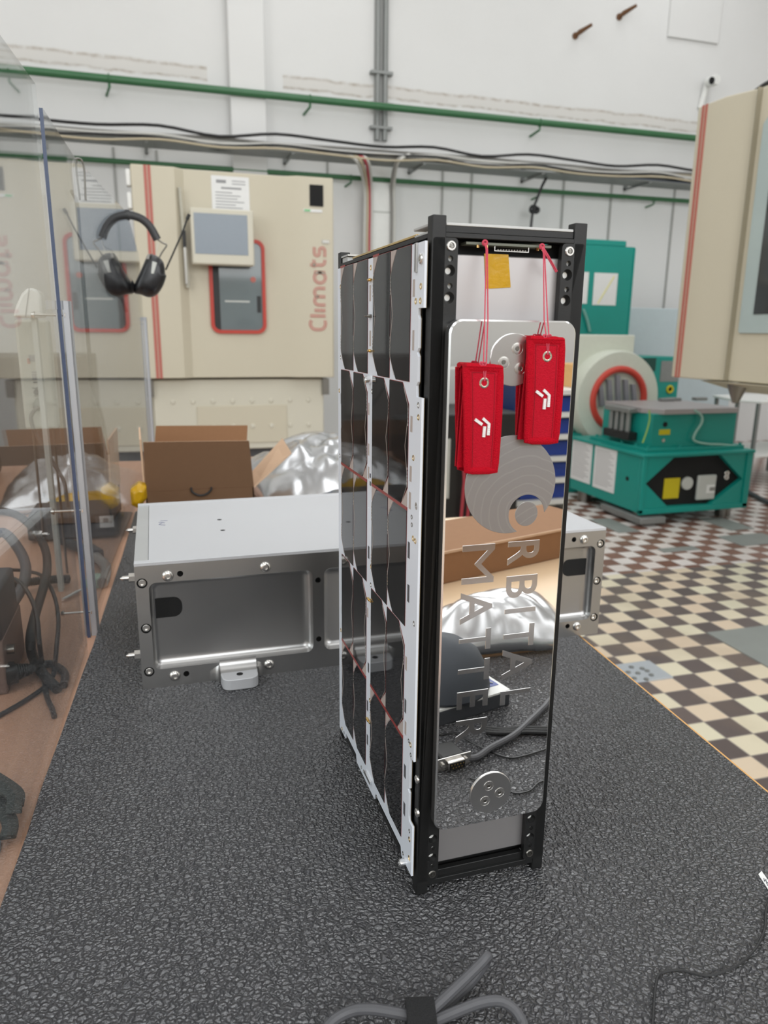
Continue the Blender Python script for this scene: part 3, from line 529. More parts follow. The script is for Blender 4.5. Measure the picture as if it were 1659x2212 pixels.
rbf([(1142, 730), (1217, 733), (1202, 955), (1135, 955)], [((1141, 740), -0.0128), ((1200, 742), -0.0128), ((1180, 949), -0.0115), ((1118, 949), -0.0115)], (1180, 770),
    [[(1158, 845), (1172, 856)], [(1174, 842.5), (1186, 854), (1184, 879)], [(1177, 861), (1175, 884)]], kR, [(1180, 551), (1192, 572), (1201, 588)], 'higher hanging red fabric tag with a loose string end, right one of two')
# ================================================================== ALUMINIUM TRANSPORT BOX
BX0, BX1, BY0, BY1, BH = -0.1885, 0.3915, 0.3765, 0.668, 0.1460
AB = thing('aluminium_box', 'long machined aluminium box with milled pockets lying behind the satellite', 'box', ((BX0+BX1)/2, (BY0+BY1)/2, 0))
fr = MB().box(BX0, BX1, BY0, BY0+0.020, 0.0, BH-0.003).build('front_plate', M_ALU, AB)
def pocket(x0, x1, z0, z1, d=0.0115, r=0.008):
    def lp(ins, y): return [(x, y, z) for x, z in rrect(x0+ins, x1-ins, z0+ins, z1-ins, max(r-ins*0.4, 0.002), 6)]
    m = MB(); m.loft([lp(0, BY0-0.004), lp(0, BY0+0.001), lp(0, BY0+d-0.007), lp(0.0014, BY0+d-0.0035), lp(0.004, BY0+d-0.0011), lp(0.0075, BY0+d)]); return m
cs = [pocket(-0.1750, 0.0048, 0.0220, 0.1235), pocket(0.0180, 0.1860, 0.0220, 0.1235), pocket(0.1990, 0.3780, 0.0220, 0.1235)]
HL = ((-0.1415, .1315), (-0.1410, .0130), (0.0112, .1100), (0.0112, .0370), (0.345, .134), (0.345, .0155), (0.1925, .110), (0.1925, .037))
for x, z in HL: cs.append(MB().cyl((x, BY0-0.004, z), (x, BY0+0.012, z), 0.0033, seg=20))
SCR = ((-0.1815, .1240), (-0.1805, .0720), (-0.1805, .0205), (0.3850, .1255), (0.3840, .0750), (0.3840, .0240))
for x, z in SCR: cs.append(MB().cyl((x, BY0-0.004, z), (x, BY0+0.0028, z), 0.0056, seg=28))
cut(fr, cs)
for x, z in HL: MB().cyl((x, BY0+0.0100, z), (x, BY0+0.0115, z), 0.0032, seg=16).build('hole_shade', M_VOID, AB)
for (x0, x1, z0, z1) in ((-0.1760, -0.1410, .0785, .1015), (0.3380, 0.3795, .0810, .1035)):
    rr = rrect(x0-(0.02 if x0 < 0 else 0), x1+(0.02 if x0 > 0 else 0), z0, z1, 0.0095, 6)
    lo_, hi_ = (-0.1744, 9) if x0 < 0 else (-9, 0.3774)
    rr = [(min(max(x, lo_), hi_), z) for x, z in rr]; MB().prism(rr, 'y', BY0+0.0108, BY0+0.0119).build('cable_slot', M_VOID, AB, smooth=False)  # black sheet on the pocket floor stands in for the slot's shade
def socket_screw(x, z, y0, r=0.0046, h=0.0042, par=AB, m_=M_STEEL):
    s_ = MB().lathe([(r, 0), (r, -h+0.0006), (r-0.0006, -h), (r*0.55, -h), (r*0.50, -h+0.002), (0, -h+0.002)], (x, y0, z), (0, 1, 0), 28).build('socket_screw', m_, par); return s_
for x, z in SCR: socket_screw(x, z, BY0+0.0028, 0.0042, 0.0024)
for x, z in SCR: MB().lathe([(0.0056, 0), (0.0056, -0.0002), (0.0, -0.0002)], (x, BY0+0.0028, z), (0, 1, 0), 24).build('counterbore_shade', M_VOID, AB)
for x, z in ((-0.1545, .1300), (-0.0490, .1312), (-0.1535, .0120), (-0.0480, .0120), (0.0670, .1312), (0.0670, .0120), (0.253, .1312), (0.253, .012), (0.3600, .1330), (0.3590, .0140)):
    MB().lathe([(0.0062, 0), (0.0060, -0.0008), (0.0046, -0.0024), (0.0036, -0.0029), (0.0024, -0.0029), (0.0021, -0.0014), (0, -0.0014)], (x, BY0, z), (0, 1, 0), 28).build('button_screw', M_STEEL, AB)
MB().box(BX0, BX0+0.014, BY0+0.020, BY1, 0.0, BH-0.003).build('end_plate', M_ALU, AB); MB().box(BX1-0.014, BX1, BY0+0.020, BY1, 0.0, BH-0.003).build('end_plate', M_ALU, AB)
MB().box(BX0+0.014, BX1-0.014, BY1-0.012, BY1, 0.0, BH-0.003).build('rear_plate', M_ALU, AB); MB().box(BX0+0.014, BX1-0.014, BY0+0.02, BY1-0.012, 0.0, 0.008).build('bottom_plate', M_ALU, AB)
MB().box(BX0, BX1, BY0, BY0+0.010, BH-0.0030, BH+0.0008).build('front_edge_strip', M_ALUTOP, AB, bevel=0.0004)
MB().box(BX0, BX1, BY1-0.012, BY1, BH-0.0030, BH+0.0008).build('rear_edge_strip', M_ALUTOP, AB, bevel=0.0004)
MB().box(BX0, BX0+0.0145, BY0+0.0102, BY1-0.0122, BH-0.0030, BH-0.0008).build('end_strip', M_ALUGREY, AB)
lid = MB().box(BX0+0.0150, BX1, BY0+0.0102, BY1-0.0122, BH-0.0030, BH+0.0002).build('lid', M_ALUTOP, AB, bevel=0.0003)
for (hx, hy) in ((-0.0845, 0.547), (-0.0850, 0.492)): MB().cyl((hx, hy, BH), (hx, hy, BH+0.0003), 0.0030).build('lid_hole', M_VOID, lid)
ink = MB()
for a, b in ((((346), 1126), ((362), 1125)), ((343, 1129), (356, 1130)), ((343, 1134), (352, 1129)), ((344, 1134), (357, 1135))):
    p, q = atz(a[0] if isinstance(a, tuple) else a, a[1] if isinstance(a, tuple) else 0, BH), None
    q = atz(b[0], b[1], BH); ink.tube([p+Vector((0, 0, .0003)), q+Vector((0, 0, .0003))], 0.0004, 5)
ink.build('pen_mark', mat('blue_grey_pen', rgb(96, 98, 130), 0.7), lid)
# fixing lug
TX = -0.0835; lug = [(TX-0.0205, BY0+0.002), (TX-0.0205, BY0-0.011), (TX-0.0200, BY0-0.020)]
lug += [(TX-0.0200+0.010*(1-math.cos(math.radians(a))), BY0-0.0205-0.010*math.sin(math.radians(a))) for a in range(15, 91, 15)]
lug += [(TX+TX-x, y) for x, y in reversed(lug)]
lg = MB().prism(lug, 'z', 0.0006, 0.0130).build('fixing_lug', M_ALUTOP, AB, bevel=0.0006)
fil = [(BY0-0.0120, 0.0128)]+[(BY0-0.0120+0.0120*math.sin(math.radians(q)), 0.0248-0.0120*math.cos(math.radians(q))) for q in range(10, 91, 10)]+[(BY0+0.002, 0.0248), (BY0+0.002, 0.0128)]
MB().prism(fil, 'x', TX-0.0205, TX+0.0205).build('lug_fillet', M_ALU, AB)
for sg in (-1, 1):
    cv = [(TX+sg*0.0205, BY0+0.001), (TX+sg*0.0205, BY0-0.011)]+[(TX+sg*(0.0315-0.011*math.cos(math.radians(q))), BY0-0.011+0.011*math.sin(math.radians(q))) for q in range(15, 91, 15)]+[(TX+sg*0.0315, BY0+0.001)]
    MB().loft([[(x, y, 0.0006) for x, y in cv], [(x, y, 0.0128) for x, y in cv], [(TX+sg*0.0205+(x-TX-sg*0.0205)*0.75, min(BY0+0.001, y+0.006), 0.019) for x, y in cv]]).build('lug_fillet', M_ALU, AB)
MB().cyl((TX, BY0-0.0172, 0.0127), (TX, BY0-0.0172, 0.0134), 0.0036).build('lug_hole', M_VOID, lg)
for (y_, z_) in ((BY0+0.006, 0.1295), (BY0+0.006, 0.0400), (BY0+0.21, 0.1295)):
    b = MB().cyl((BX0, y_, z_), (BX0-0.0062, y_, z_), 0.0052, seg=6).cyl((BX0-0.0062, y_, z_), (BX0-0.0125, y_, z_), 0.0026, seg=16).cyl((BX0-0.0125, y_, z_), (BX0-0.0150, y_, z_), 0.0026, 0.0008, seg=16)
    b.build('stud_nut', M_STEEL, AB)
for z_ in (0.046, 0.1060): MB().cyl((BX1, BY0+0.03, z_), (BX1+0.007, BY0+0.03, z_), 0.0045, seg=6).build('stud_nut', M_STEEL, AB)
# ================================================================== CARDBOARD BOX
CBY, CBB = 1.150, 1.275
def cb(px, py, y=CBY): return aty(px, py, y)
a0_, a1_ = cb(314.5, 1066), cb(548.5, 1055); cz = cb(430, 1058).z
CB = thing('cardboard_box', 'open brown cardboard box with raised flaps behind the aluminium box', 'box', (a0_.lerp(a1_, .5).x, 1.21, 0))
xl, xr = a0_.x, a1_.x; th = 0.0032
MB().box(xl, xr, CBY, CBY+th, 0, cz).box(xl, xr, CBB-th, CBB, 0, cz).box(xl, xl+th, CBY, CBB, 0, cz).box(xr-th, xr, CBY, CBB, 0, cz).box(xl, xr, CBY, CBB, 0, th).build('box_body', M_CARDD, CB, bevel=0.0004)
q = [cb(314.5, 1060, CBY+.002), cb(548.5, 1052, CBY+.002), cb(538, 952), cb(309, 955)]
for p in q[:2]: p.z = cz+0.0005
def slab(q, n, m_, name, par, wav=0.0):
    n = Vector(n)*th
    k = 48; b = MB(); top = [q[3].lerp(q[2], i/k)+Vector((0, 0, wav*(1 if i % 2 else -1))) for i in range(k+1)]
    ring = [q[0], q[1]]+list(reversed(top)); m_ = m_ if isinstance(m_, list) else [m_, m_]
    b.slot(0).add(ring, [tuple(range(len(ring)))]); b.slot(1).add([p+n for p in ring], [tuple(reversed(range(len(ring))))])
    N = len(ring); b.add(ring+[p+n for p in ring], [(i, (i+1) % N, N+(i+1) % N, N+i) for i in range(N)]); return b.build(name, m_, par, smooth=False)
slab(q, (0, 1, 0), [M_CARDD, M_CARDL], 'front_flap', CB, 0.0003)
bq = [Vector((xl+0.012, CBB, cz)), Vector((xr-0.004, CBB, cz)), aty(535, 919, CBB), aty(337, 920, CBB)]; slab(bq, (0, 1, 0), M_CARD, 'rear_flap', CB)
lf = [Vector((xl, CBY+0.004, cz)), Vector((xl, CBB-0.004, cz)), Vector((xl-0.004, CBB-0.02, aty(322, 920, CBB).z)), Vector((xl-0.002, CBY+0.004, aty(299, 950, CBY).z))]; slab(lf, (-1, 0, 0), M_CARDL, 'left_flap', CB)
r_t = aty(610, 946, CBB-0.01); r_e = aty(629, 977, CBY+0.015)
rf = [Vector((xr, CBY+0.004, cz)), Vector((xr, CBB-0.004, cz)), r_t, r_e]; slab(rf, (0.5, 0, -0.8), [M_CARDL, M_CARDL], 'right_flap', CB)
el = [aty(413, 1053, CBY-0.002), aty(415, 1062, CBY-0.003), aty(425, 1068.5, CBY-0.003), aty(436, 1070, CBY-0.003), aty(448, 1066, CBY-0.003), aty(456, 1058, CBY-0.003), aty(457, 1052, CBY-0.002)]
MB().tube(spline(el, 5), 0.0021, 8).build('elastic_loop', M_RUB, CB)
# ================================================================== BAGS AND FILMS BEHIND
def crumple(name, quad, h, m_, seed, label, cat, nu=56, nv=36, amp=0.012, freq=22.0):
    A, B, C_, D = [Vector(p) for p in quad]
    def fn(u, v):
        p = A.lerp(B, u).lerp(D.lerp(C_, u), v); w = max(0.0, math.sin(math.pi*min(1, max(0, u))))**0.5*max(0.0, math.sin(math.pi*v))**0.5
        q = Vector((p.x*freq, p.y*freq, seed)); n = abs(noise.noise(q))+0.5*abs(noise.noise(q*2.3))+0.6*noise.noise(q*0.4)
        return Vector((p.x, p.y, p.z+0.004+h*w+amp*n*(0.25+w)))
    b = MB().grid(fn, nu, nv); o = b.build(name, m_, None, smooth=True, angle=28)
    so = o.modifiers.new('thick', 'SOLIDIFY'); so.thickness = 0.0012; so.offset = 1; return tag(o, label, cat)
crumple('foil_bag', [(0.065, 1.17, 0), (0.40, 1.12, 0), (0.50, 1.75, 0), (0.05, 1.75, 0)], 0.10, M_FOIL, 3.1, 'crumpled silver foil bag lying right of the cardboard box', 'bag', amp=0.030, freq=8.5)
crumple('antistatic_bag', [(0.055, 0.70, 0), (0.36, 0.685, 0), (0.38, 1.08, 0), (0.060, 1.08, 0)], 0.088, M_ESD, 8.4, 'dark blue grey antistatic bag between aluminium box and silver foil bag', 'bag', amp=0.012, freq=18)
crumple('foil_bag', [(-0.50, 1.295, -0.005), (-0.226, 1.292, -0.005), (-0.204, 1.70, -0.005), (-0.52, 1.72, -0.005)], 0.075, M_FOIL, 5.7, 'crumpled silver foil bag lying left of the cardboard box', 'bag', amp=0.022, freq=9)
kp = [aty(x, y_, 1.08) for x, y_ in ((281, 1058), (300, 1044), (316, 1050), (318, 1076), (300, 1099), (284, 1092))]; kc = sum(kp, Vector())/6
b = MB().loft([[kc.lerp(p, 0.55)+Vector((0, -0.012, 0)) for p in kp], [p for p in kp], [p+Vector((0, 0.03, 0)) for p in kp], [kc.lerp(p, 0.4)+Vector((0, 0.05, 0)) for p in kp]])
tag(b.build('kapton_roll', M_KAPTON, None, bevel=0.003), 'crumpled yellow film ball at the left end of the aluminium box', 'film')
crumple('kapton_film', [(-0.40, 1.20, 0), (-0.235, 1.19, 0), (-0.235, 1.28, 0), (-0.41, 1.29, 0)], 0.042, M_KAPTON, 1.3, 'strip of crumpled yellow film in front of the left silver bag', 'film', 30, 12, 0.008, 30)
tag(MB().box(-1.02, -0.58, 1.36, 1.86, -0.005, 0.13).build('added_dark_case', mat('black_case_plastic', (0.02, 0.02, 0.021), 0.5), bevel=0.012), 'black case added on the bench behind the clear screen to darken reflections', 'case')  # black box added to darken what the solar cells mirror
gb = thing('equipment_case', 'dark grey low case with a small paper label behind the clear screen', 'case', (-0.33, 1.13, 0))
g0 = aty(183, 1150, 1.05); MB().box(-0.40, -0.238, 1.05, 1.185, 0.0, 0.045).build('case_body', M_DGREY, gb, bevel=0.004)
MB().box(-0.272, -0.246, 1.0490, 1.0503, 0.018, 0.041).build('paper_label', M_PAPER, gb, smooth=False); MB().box(-0.265, -0.256, 1.0485, 1.0495, 0.028, 0.037).build('printed_square', M_INK, gb)
# ================================================================== CLEAR SCREEN
SCN = thing('desk_screen', 'clear acrylic screen standing along the left edge of the mat', 'screen', (SP0.x+SU.x*0.2, SP0.y+0.2, -0.005))
def sp_(t, z, off=0.0): return SP0+SU*t+SN*off+Vector((0, 0, z))
def sheet(pts, off, th_, name):
    b = MB(); n = len(pts); A = [sp_(t, z, off) for t, z in pts]; B_ = [sp_(t, z, off-th_) for t, z in pts]
    b.slot(0).add(A, [tuple(range(n))]).add(B_, [tuple(reversed(range(n)))])
    for i in range(n): b.slot(1 if i == n-1 else 0).add([A[i], A[(i+1) % n], B_[(i+1) % n], B_[i]], [(0, 1, 2, 3)])
    return b.build(name, [M_ACR, M_EDGE if name == 'far_sheet' else M_ACR], SCN, smooth=False)
def st_(px, py, off=0.0): q = ats(px, py, off); return ((q-SP0).dot(SU), q.z)
kA, kA0 = st_(77, 182, 0.0045), st_(0, 75, 0.0045)
tA = st_(95, 360)[0]; slope = (kA[1]-kA0[1])/(kA[0]-kA0[0])
sheet([(-0.62, -0.005), (kA[0], -0.005), (kA[0], kA[1]), (kA0[0], kA0[1]), (-0.62, kA0[1])], 0.0045, 0.004, 'near_sheet')
b0, b1, b2, b3 = st_(90, 233), st_(158, 337), st_(274, 460), st_(299, 550)
fpt = st_(309, 685)
sheet([(b0[0], -0.005), (fpt[0], -0.005), (fpt[0], b3[1]-0.02), b3, b2, b1, b0], 0.001, 0.004, 'far_sheet')
pt = st_(131, 650); tP = pt[0]
def post(t, ztop, w, name='post'):
    b = MB()
    for (o0, o1, ta, tb_) in ((0.0016, 0.0032, -w, w), (0.0032, 0.0100, -w, -w+0.0016), (0.0085, 0.0100, -w, w), (-0.0062, -0.0046, -w, w)):
        A = [sp_(t+ta, 0, o0), sp_(t+tb_, 0, o0), sp_(t+tb_, 0, o1), sp_(t+ta, 0, o1)]
        b.loft([[p+Vector((0, 0, -0.005)) for p in A], [p+Vector((0, 0, ztop)) for p in A]])
    A = [sp_(t-w, 0, -0.016), sp_(t+w*0.3, 0, -0.016), sp_(t+w*0.3, 0, 0.0032), sp_(t-w, 0, 0.0032)]
    b.loft([[p+Vector((0, 0, ztop-0.010)) for p in A], [p+Vector((0, 0, ztop)) for p in A]])
    return b.build(name, mat('clear_anodised_profile', rgb(186, 189, 194), 0.38, 0.5), SCN)
p1_ = post(tP+0.004, pt[1], 0.0075); p2_ = post(fpt[0], fpt[1], 0.006)
for t, z in ((tP-0.001, 0.405), (tP-0.001, 0.165), (tP-0.001, 0.028)):
    b = MB().cyl(sp_(t, z, 0.006), sp_(t, z, -0.030), 0.0016, seg=10); b.cyl(sp_(t, z, -0.030), sp_(t, z, -0.0335), 0.0042, 0.0030, seg=16).cyl(sp_(t, z, 0.0045), sp_(t, z, 0.0030), 0.0038, seg=6); b.build('clamp_bolt', M_STEEL, p1_)
for z in (0.405,): MB().cyl(sp_(fpt[0], z, 0.006), sp_(fpt[0], z, -0.03), 0.0016, seg=10).cyl(sp_(fpt[0], z, -0.03), sp_(fpt[0], z, -0.033), 0.0045, seg=12).build('clamp_bolt', M_STEEL, p2_)
# hook with a black lead hanging over the far sheet
hk = st_(170, 352); hp = [sp_(hk[0]-0.004, hk[1]-0.045, -0.008), sp_(hk[0]-0.003, hk[1]-0.004, -0.008), sp_(hk[0], hk[1]+0.006, -0.002), sp_(hk[0]+0.003, hk[1]-0.002, 0.006), sp_(hk[0]+0.004, hk[1]-0.05, 0.005)]
tag(MB().tube(spline(hp, 6), 0.0014, 8).build('wire_hook', M_STEELD), 'bent wire hook over the top edge of the clear screen', 'hook')
def I(px, py, y): return aty(px, py, y)
lead = [sp_(hk[0]-0.004, hk[1]-0.040, -0.011)]+[I(x, y_, 0.86) for x, y_ in ((186, 440), (190, 520), (197, 600), (198, 700), (212, 760), (224, 830))]+[I(236, 900, 0.95), I(240, 980, 1.0)]
for p in lead:
    d = (p-SP0).dot(SN)
    if d > -0.012: p -= SN*(d+0.012)
tag(MB().tube(spline(lead, 5), 0.0030, 8).build('headset_lead', M_BLKC), 'black lead hanging down behind the clear screen from its wire hook', 'cable')
# ================================================================== EAR DEFENDERS
EY = 1.66
def E_(px, py, d=0.0): return aty(px, py, EY+d)
ED = thing('ear_defenders', 'black ear defenders with boom microphone hung over the clear screen', 'headset', E_(290, 560))
band_ = [E_(219, 518), E_(221, 500), E_(232, 482), E_(250, 470), E_(272, 464.5), E_(291, 467), E_(309, 475), E_(325, 491), E_(340, 518)]
MB().sweep(spline(band_, 6), lambda t: [((0.013 if 0.0 < t < 0.55 else 0.010)*math.cos(a), (0.0070 if t < 0.5 else 0.0045)*math.sin(a)) for a in [2*math.pi*k/12 for k in range(12)]], up=(0, 1, 0.01)).build('headband', M_HEADBAND, ED)
for pth in (([E_(341, 518), E_(352, 525), E_(360, 530), E_(350, 545), E_(341, 562)]), ([E_(221, 517), E_(224, 530), E_(240, 540), E_(248, 552)]), ([E_(342, 524), E_(339, 540), E_(336, 556)])):
    MB().tube(spline(pth, 5), 0.0020 if len(pth) > 3 else 0.0007, 8).build('wire_yoke', M_STEELD if len(pth) > 3 else M_WHTC, ED)
def muff(out, dpt, name='ear_cup'):
    o2 = [E_(x, y_) for x, y_ in out]; c = sum(o2, Vector())/len(o2)
    loops = []
    for k, d in ((0.62, -dpt), (0.86, -dpt*0.8), (1.0, -dpt*0.3), (1.0, dpt*0.4), (0.85, dpt*0.8), (0.55, dpt)): loops.append([c+(p-c)*k+Vector((0, d, 0)) for p in spline(o2+[o2[0]], 4)[:-1]])
    return MB().loft(loops).build(name, M_MUFF, ED, angle=60)
mL = muff([(238, 562), (246, 555), (254, 556), (275, 590), (292, 615), (290, 632), (270, 641), (250, 643), (232, 637), (226, 610), (225, 592), (233, 590)], 0.035)
mR = muff([(319, 550), (330, 550), (345, 558), (354, 570), (357, 592), (359, 598), (351, 620), (338, 637), (322, 642), (304, 636), (290, 632), (291, 614), (303, 587)], 0.035)
b = MB().prism([(p.x, p.z) for p in (E_(329, 567), E_(339, 570), E_(332, 594), E_(326, 593))], 'y', EY-0.0385, EY-0.033); b.build('grey_clip', M_LGREY, mR, bevel=0.001)
b = MB().prism([(p.x, p.z) for p in (E_(319, 552), E_(324, 551), E_(322, 562), E_(316, 562))], 'y', EY-0.032, EY-0.025); b.build('grey_clip', M_GREYC, mR)
MB().tube([E_(358, 583, -.01), E_(375, 545, -.012), E_(394, 502, -.014), E_(404, 474, -.016)], 0.0022, 8).build('boom_arm', M_RUB, ED)
MB().tube([E_(404, 474, -.016), E_(409, 463, -.017)], 0.0042, 10).build('microphone_tip', M_RUB, ED)
b = MB().prism([(p.x, p.z) for p in (E_(249, 577), E_(259, 578), E_(259, 595), E_(255, 590))], 'y', EY-0.0365, EY-0.034); b.build('grey_triangle_mark', M_GREYC, mL)
MB().tube([E_(260, 640), E_(267, 655), E_(272, 674)], 0.004, 8).build('antenna', mat('maroon_rubber', rgb(70, 44, 46), 0.6), mL)
b = MB()
for k in range(6): b.prism([(p.x, p.z) for p in (E_(250.5+k*0.6, 597+k*6), E_(258+k*1.0, 597+k*6), E_(258+k*1.0, 601+k*6), E_(250.5+k*0.6, 601+k*6))], 'y', EY-0.0362, EY-0.0345)
b.build('raised_lettering', mat('charcoal_raised', (0.05, 0.052, 0.055), 0.5), mL)
# ================================================================== CLIMATE CHAMBER (far)
def k7(a, b): return (180+a*.36166, 320+b*.36166)
CY0 = 4.40
CH1 = thing('climate_chamber', 'beige climate test chamber with red framed window standing by the back wall', 'test chamber', (0.385, 4.9, FZ))
def C1(p, y=CY0): q = aty(p[0], p[1], y); return q
MB().box(-0.20, 0.96, 4.62, 5.75, -0.372, 1.28).build('cabinet_body', M_BEIGE, CH1, bevel=0.01)
MB().box(-0.14, 0.90, 4.66, 5.7, FZ, -0.372).build('plinth', mat('dark_plinth', rgb(96, 98, 102), 0.6), CH1)
MB().box(-0.165, 0.93, 4.47, 4.64, -0.372, 0.085).build('lower_front', M_BEIGE, CH1, bevel=0.008)
MB().box(0.096, 0.678, 4.462, 4.475, -0.33, -0.085).build('service_panel', M_BEIGE2, CH1, bevel=0.003)
for k in range(8):
    for zz in (-0.055, -0.22): MB().lathe([(0.018, 0.004), (0.014, -0.004), (0, -0.007)], (-0.05+k*0.125, 4.468 if zz > -0.08 or not 0.09 < -0.05+k*0.125 < 0.68 else 4.461, zz), (0, 1, 0), 14).build('vent_dimple', M_BEIGE, CH1)
for x in (-0.185, 0.94): MB().box(x-0.022, x+0.022, 4.44, 4.56, -0.02, 0.085).build('hinge', M_STEELD, CH1)
prof = [(-0.213, 4.62), (-0.213, 4.385), (-0.205, 4.378), (0.030, 4.378), (0.083, 4.42), (0.676, 4.42), (0.752, 4.378), (0.976, 4.378), (0.984, 4.386), (0.984, 4.62)]
door = MB().prism(prof, 'z', 0.098, 1.314).build('door', M_BEIGE2, CH1, bevel=0.006)
for dx_ in (-0.0108, 0.0108): MB().box(-0.121+dx_-0.0085, -0.121+dx_+0.0085, 4.3755, 4.3785, 0.099, 1.313).build('red_stripe', M_STRIPE, door, smooth=False)
# window under the monitor: red rounded frame, dark glass and the room behind it
w0, w1, wz0, wz1 = 0.206, 0.549, 0.372, 0.936
fr_ = MB(); A = rrect(w0, w1, wz0, wz1, 0.055, 8); B_ = rrect(w0+.021, w1-.021, wz0+.021, wz1-.021, 0.038, 8)
fr_.loft([[(x, 4.420, z) for x, z in A], [(x, 4.402, z) for x, z in A], [(x, 4.402, z) for x, z in B_], [(x, 4.420, z) for x, z in B_]], False, False)
fr_.build('window_seal', M_SEAL, door)
MB().prism(rrect(w0+.015, w1-.015, wz0+.015, wz1-.015, 0.04, 8), 'y', 4.412, 4.4195).build('window_glass', mat('grey_window_glass', rgb(112, 122, 124), 0.06, spec=0.6, var=0.02), door, smooth=False)
MB().prism(rrect(w0+.018, w0+.060, wz0+.018, wz1-.018, 0.008, 4), 'y', 4.4105, 4.4125).build('window_rack', M_RUB, door); MB().box(w1-.055, w1-.03, 4.4105, 4.4125, wz0+.13, wz0+.23).build('window_port', M_RUB, door)
MB().cyl((w1-.075, 4.4125, .70), (w1-.075, 4.409, .70), 0.017).build('red_button', M_STRIPE, door); MB().box(w0+.09, w1-.10, 4.4105, 4.4122, wz0+.19, wz0+.2).build('shelf_line', M_LGREY, door)
# monitor on the door
MY = 4.28
m0, m1 = C1(k7(636, 352), MY), C1(k7(1024, 704), MY); s0, s1 = C1(k7(657, 384), MY), C1(k7(986, 642), MY)
mo = MB().box(m0.x, m1.x, MY, MY+0.09, m1.z, m0.z).build('monitor', M_BEIGE, door, bevel=0.008); MB().box(s0.x, s1.x, MY-0.002, MY+0.004, s1.z, s0.z).build('screen', M_SCREEN, mo)
MB().box((m0.x+m1.x)/2-0.06, (m0.x+m1.x)/2+0.06, MY+0.09, 4.42, (m0.z+m1.z)/2-0.06, (m0.z+m1.z)/2+0.06).build('monitor_bracket', M_DGREY, mo)
ph = MB().box(0.243, 0.468, 4.4165, 4.4195, 1.06, 1.290).build('notice_sheet', M_PAPER, door, smooth=False)
nl_ = MB(); nl_.box(0.272, 0.330, 4.4158, 4.4164, 1.250, 1.268).box(0.365, 0.445, 4.4158, 4.4164, 1.262, 1.267).box(0.365, 0.445, 4.4158, 4.4164, 1.246, 1.251).box(0.30, 0.42, 4.4158, 4.4164, 1.218, 1.228)
for k in range(7): nl_.box(0.265, 0.265+[.10, .15, .13, .17, .12, .16, .09][k], 4.4158, 4.4164, 1.195-k*0.017, 1.200-k*0.017)
nl_.build('printed_lines', M_INK, ph, smooth=False)
hd = MB(); hd.box(0.050, 0.062, 4.385, 4.392, 0.64, 1.20); h_ = MB().prism([(0.048, 1.205), (0.066, 1.205), (0.088, 0.66), (0.083, 0.635), (0.066, 0.64)], 'y', 4.374, 4.396).build('door_handle', mat('grey_handle', rgb(150, 146, 132), 0.4, 0.5), door)
MB().box(0.058, 0.078, 4.36, 4.38, 0.87, 0.965).build('handle_catch', M_RUB, h_); MB().box(0.062, 0.074, 4.362, 4.376, 0.66, 0.87).build('handle_lever', M_STEELD, h_)
MB().box(0.832, 0.917, 4.372, 4.380, 1.145, 1.268).build('dark_display', M_VOID, door); MB().box(0.793, 0.910, 4.374, 4.380, 1.110, 1.126).build('status_label', M_PAPER, door); MB().box(0.797, 0.835, 4.3735, 4.3745, 1.112, 1.124).build('green_mark', mat('green_label', rgb(120, 190, 130), 0.5), door)
MB().box(0.908, 0.953, 4.372, 4.380, 0.930, 0.949).build('name_plate', M_STEELD, door)
for zz in (1.245, 1.12): MB().box(-0.240, -0.212, 4.40, 4.47, zz-0.045, zz+0.045).build('door_hinge', M_WHITEP, door, bevel=0.006)
# the maker's name, read upwards, in double stroke letters: drawn as centre lines
def arcp(cx_, cy_, r, a0, a1, n=14, ry=None): return [(cx_+r*math.cos(math.radians(a0+(a1-a0)*i/n)), cy_+(ry or r)*math.sin(math.radians(a0+(a1-a0)*i/n))) for i in range(n+1)]
LET = []; xk = 0.0
def put(strokes, w):
    global xk
    LET.extend([[(x+xk, y) for x, y in s_] for s_ in strokes]); xk += w
put([[(0.80, 1.28)]+arcp(0.52, 0.88, 0.52, 75, 180, 8, 0.52)+arcp(0.52, 0.52, 0.52, 180, 290, 10)+[(0.82, 0.02)]], 1.20)
put([[(0, 0), (0, 1.4)]], 0.48); put([[(0, 0), (0, 1.0)]], 0.48)
put([[(0, 0), (0, .62)]+arcp(.36, .62, .36, 180, 0)+[(.72, 0)], [(.72, .62)]+arcp(1.08, .62, .36, 180, 0)+[(1.44, 0)]], 1.90)
put([arcp(.45, .48, .45, 0, 360, 24, .5), [(.90, 1.0), (.90, 0)]], 1.36)
put([[(0.16, 1.35), (0.16, .36)]+arcp(.5, .36, .34, 180, 270)+[(.62, .02)], [(-.06, 1.0), (.60, 1.0)]], 0.86)
put([[(.80, .96), (.32, .96)]+arcp(.32, .73, .23, 90, 270)+[(.52, .5)]+arcp(.52, .26, .24, 90, -90)+[(.0, .02)]], 0.80)
zA, zB, xA, xB = 0.402, 0.905, 0.926, 0.826
def lw(p): return Vector((xA-(p[1]/1.4)*(xA-xB), 4.3765, zA+p[0]/xk*(zB-zA)*1.0))
for s_ in LET:
    b = MB().sweep([lw(p) for p in s_], [(0.0088, 0.0012), (-0.0088, 0.0012), (-0.0088, -0.0015), (0.0088, -0.0015)], up=(0, 1, 0)).build('name_letter_stroke', M_STRIPE, door, smooth=False)
    MB().sweep([lw(p)+Vector((0, -0.0003, 0)) for p in s_], [(0.0020, 0.0012), (-0.0020, 0.0012), (-0.0020, -0.0017), (0.0020, -0.0017)], up=(0, 1, 0)).build('stroke_inlay', M_BEIGE, b, smooth=False)
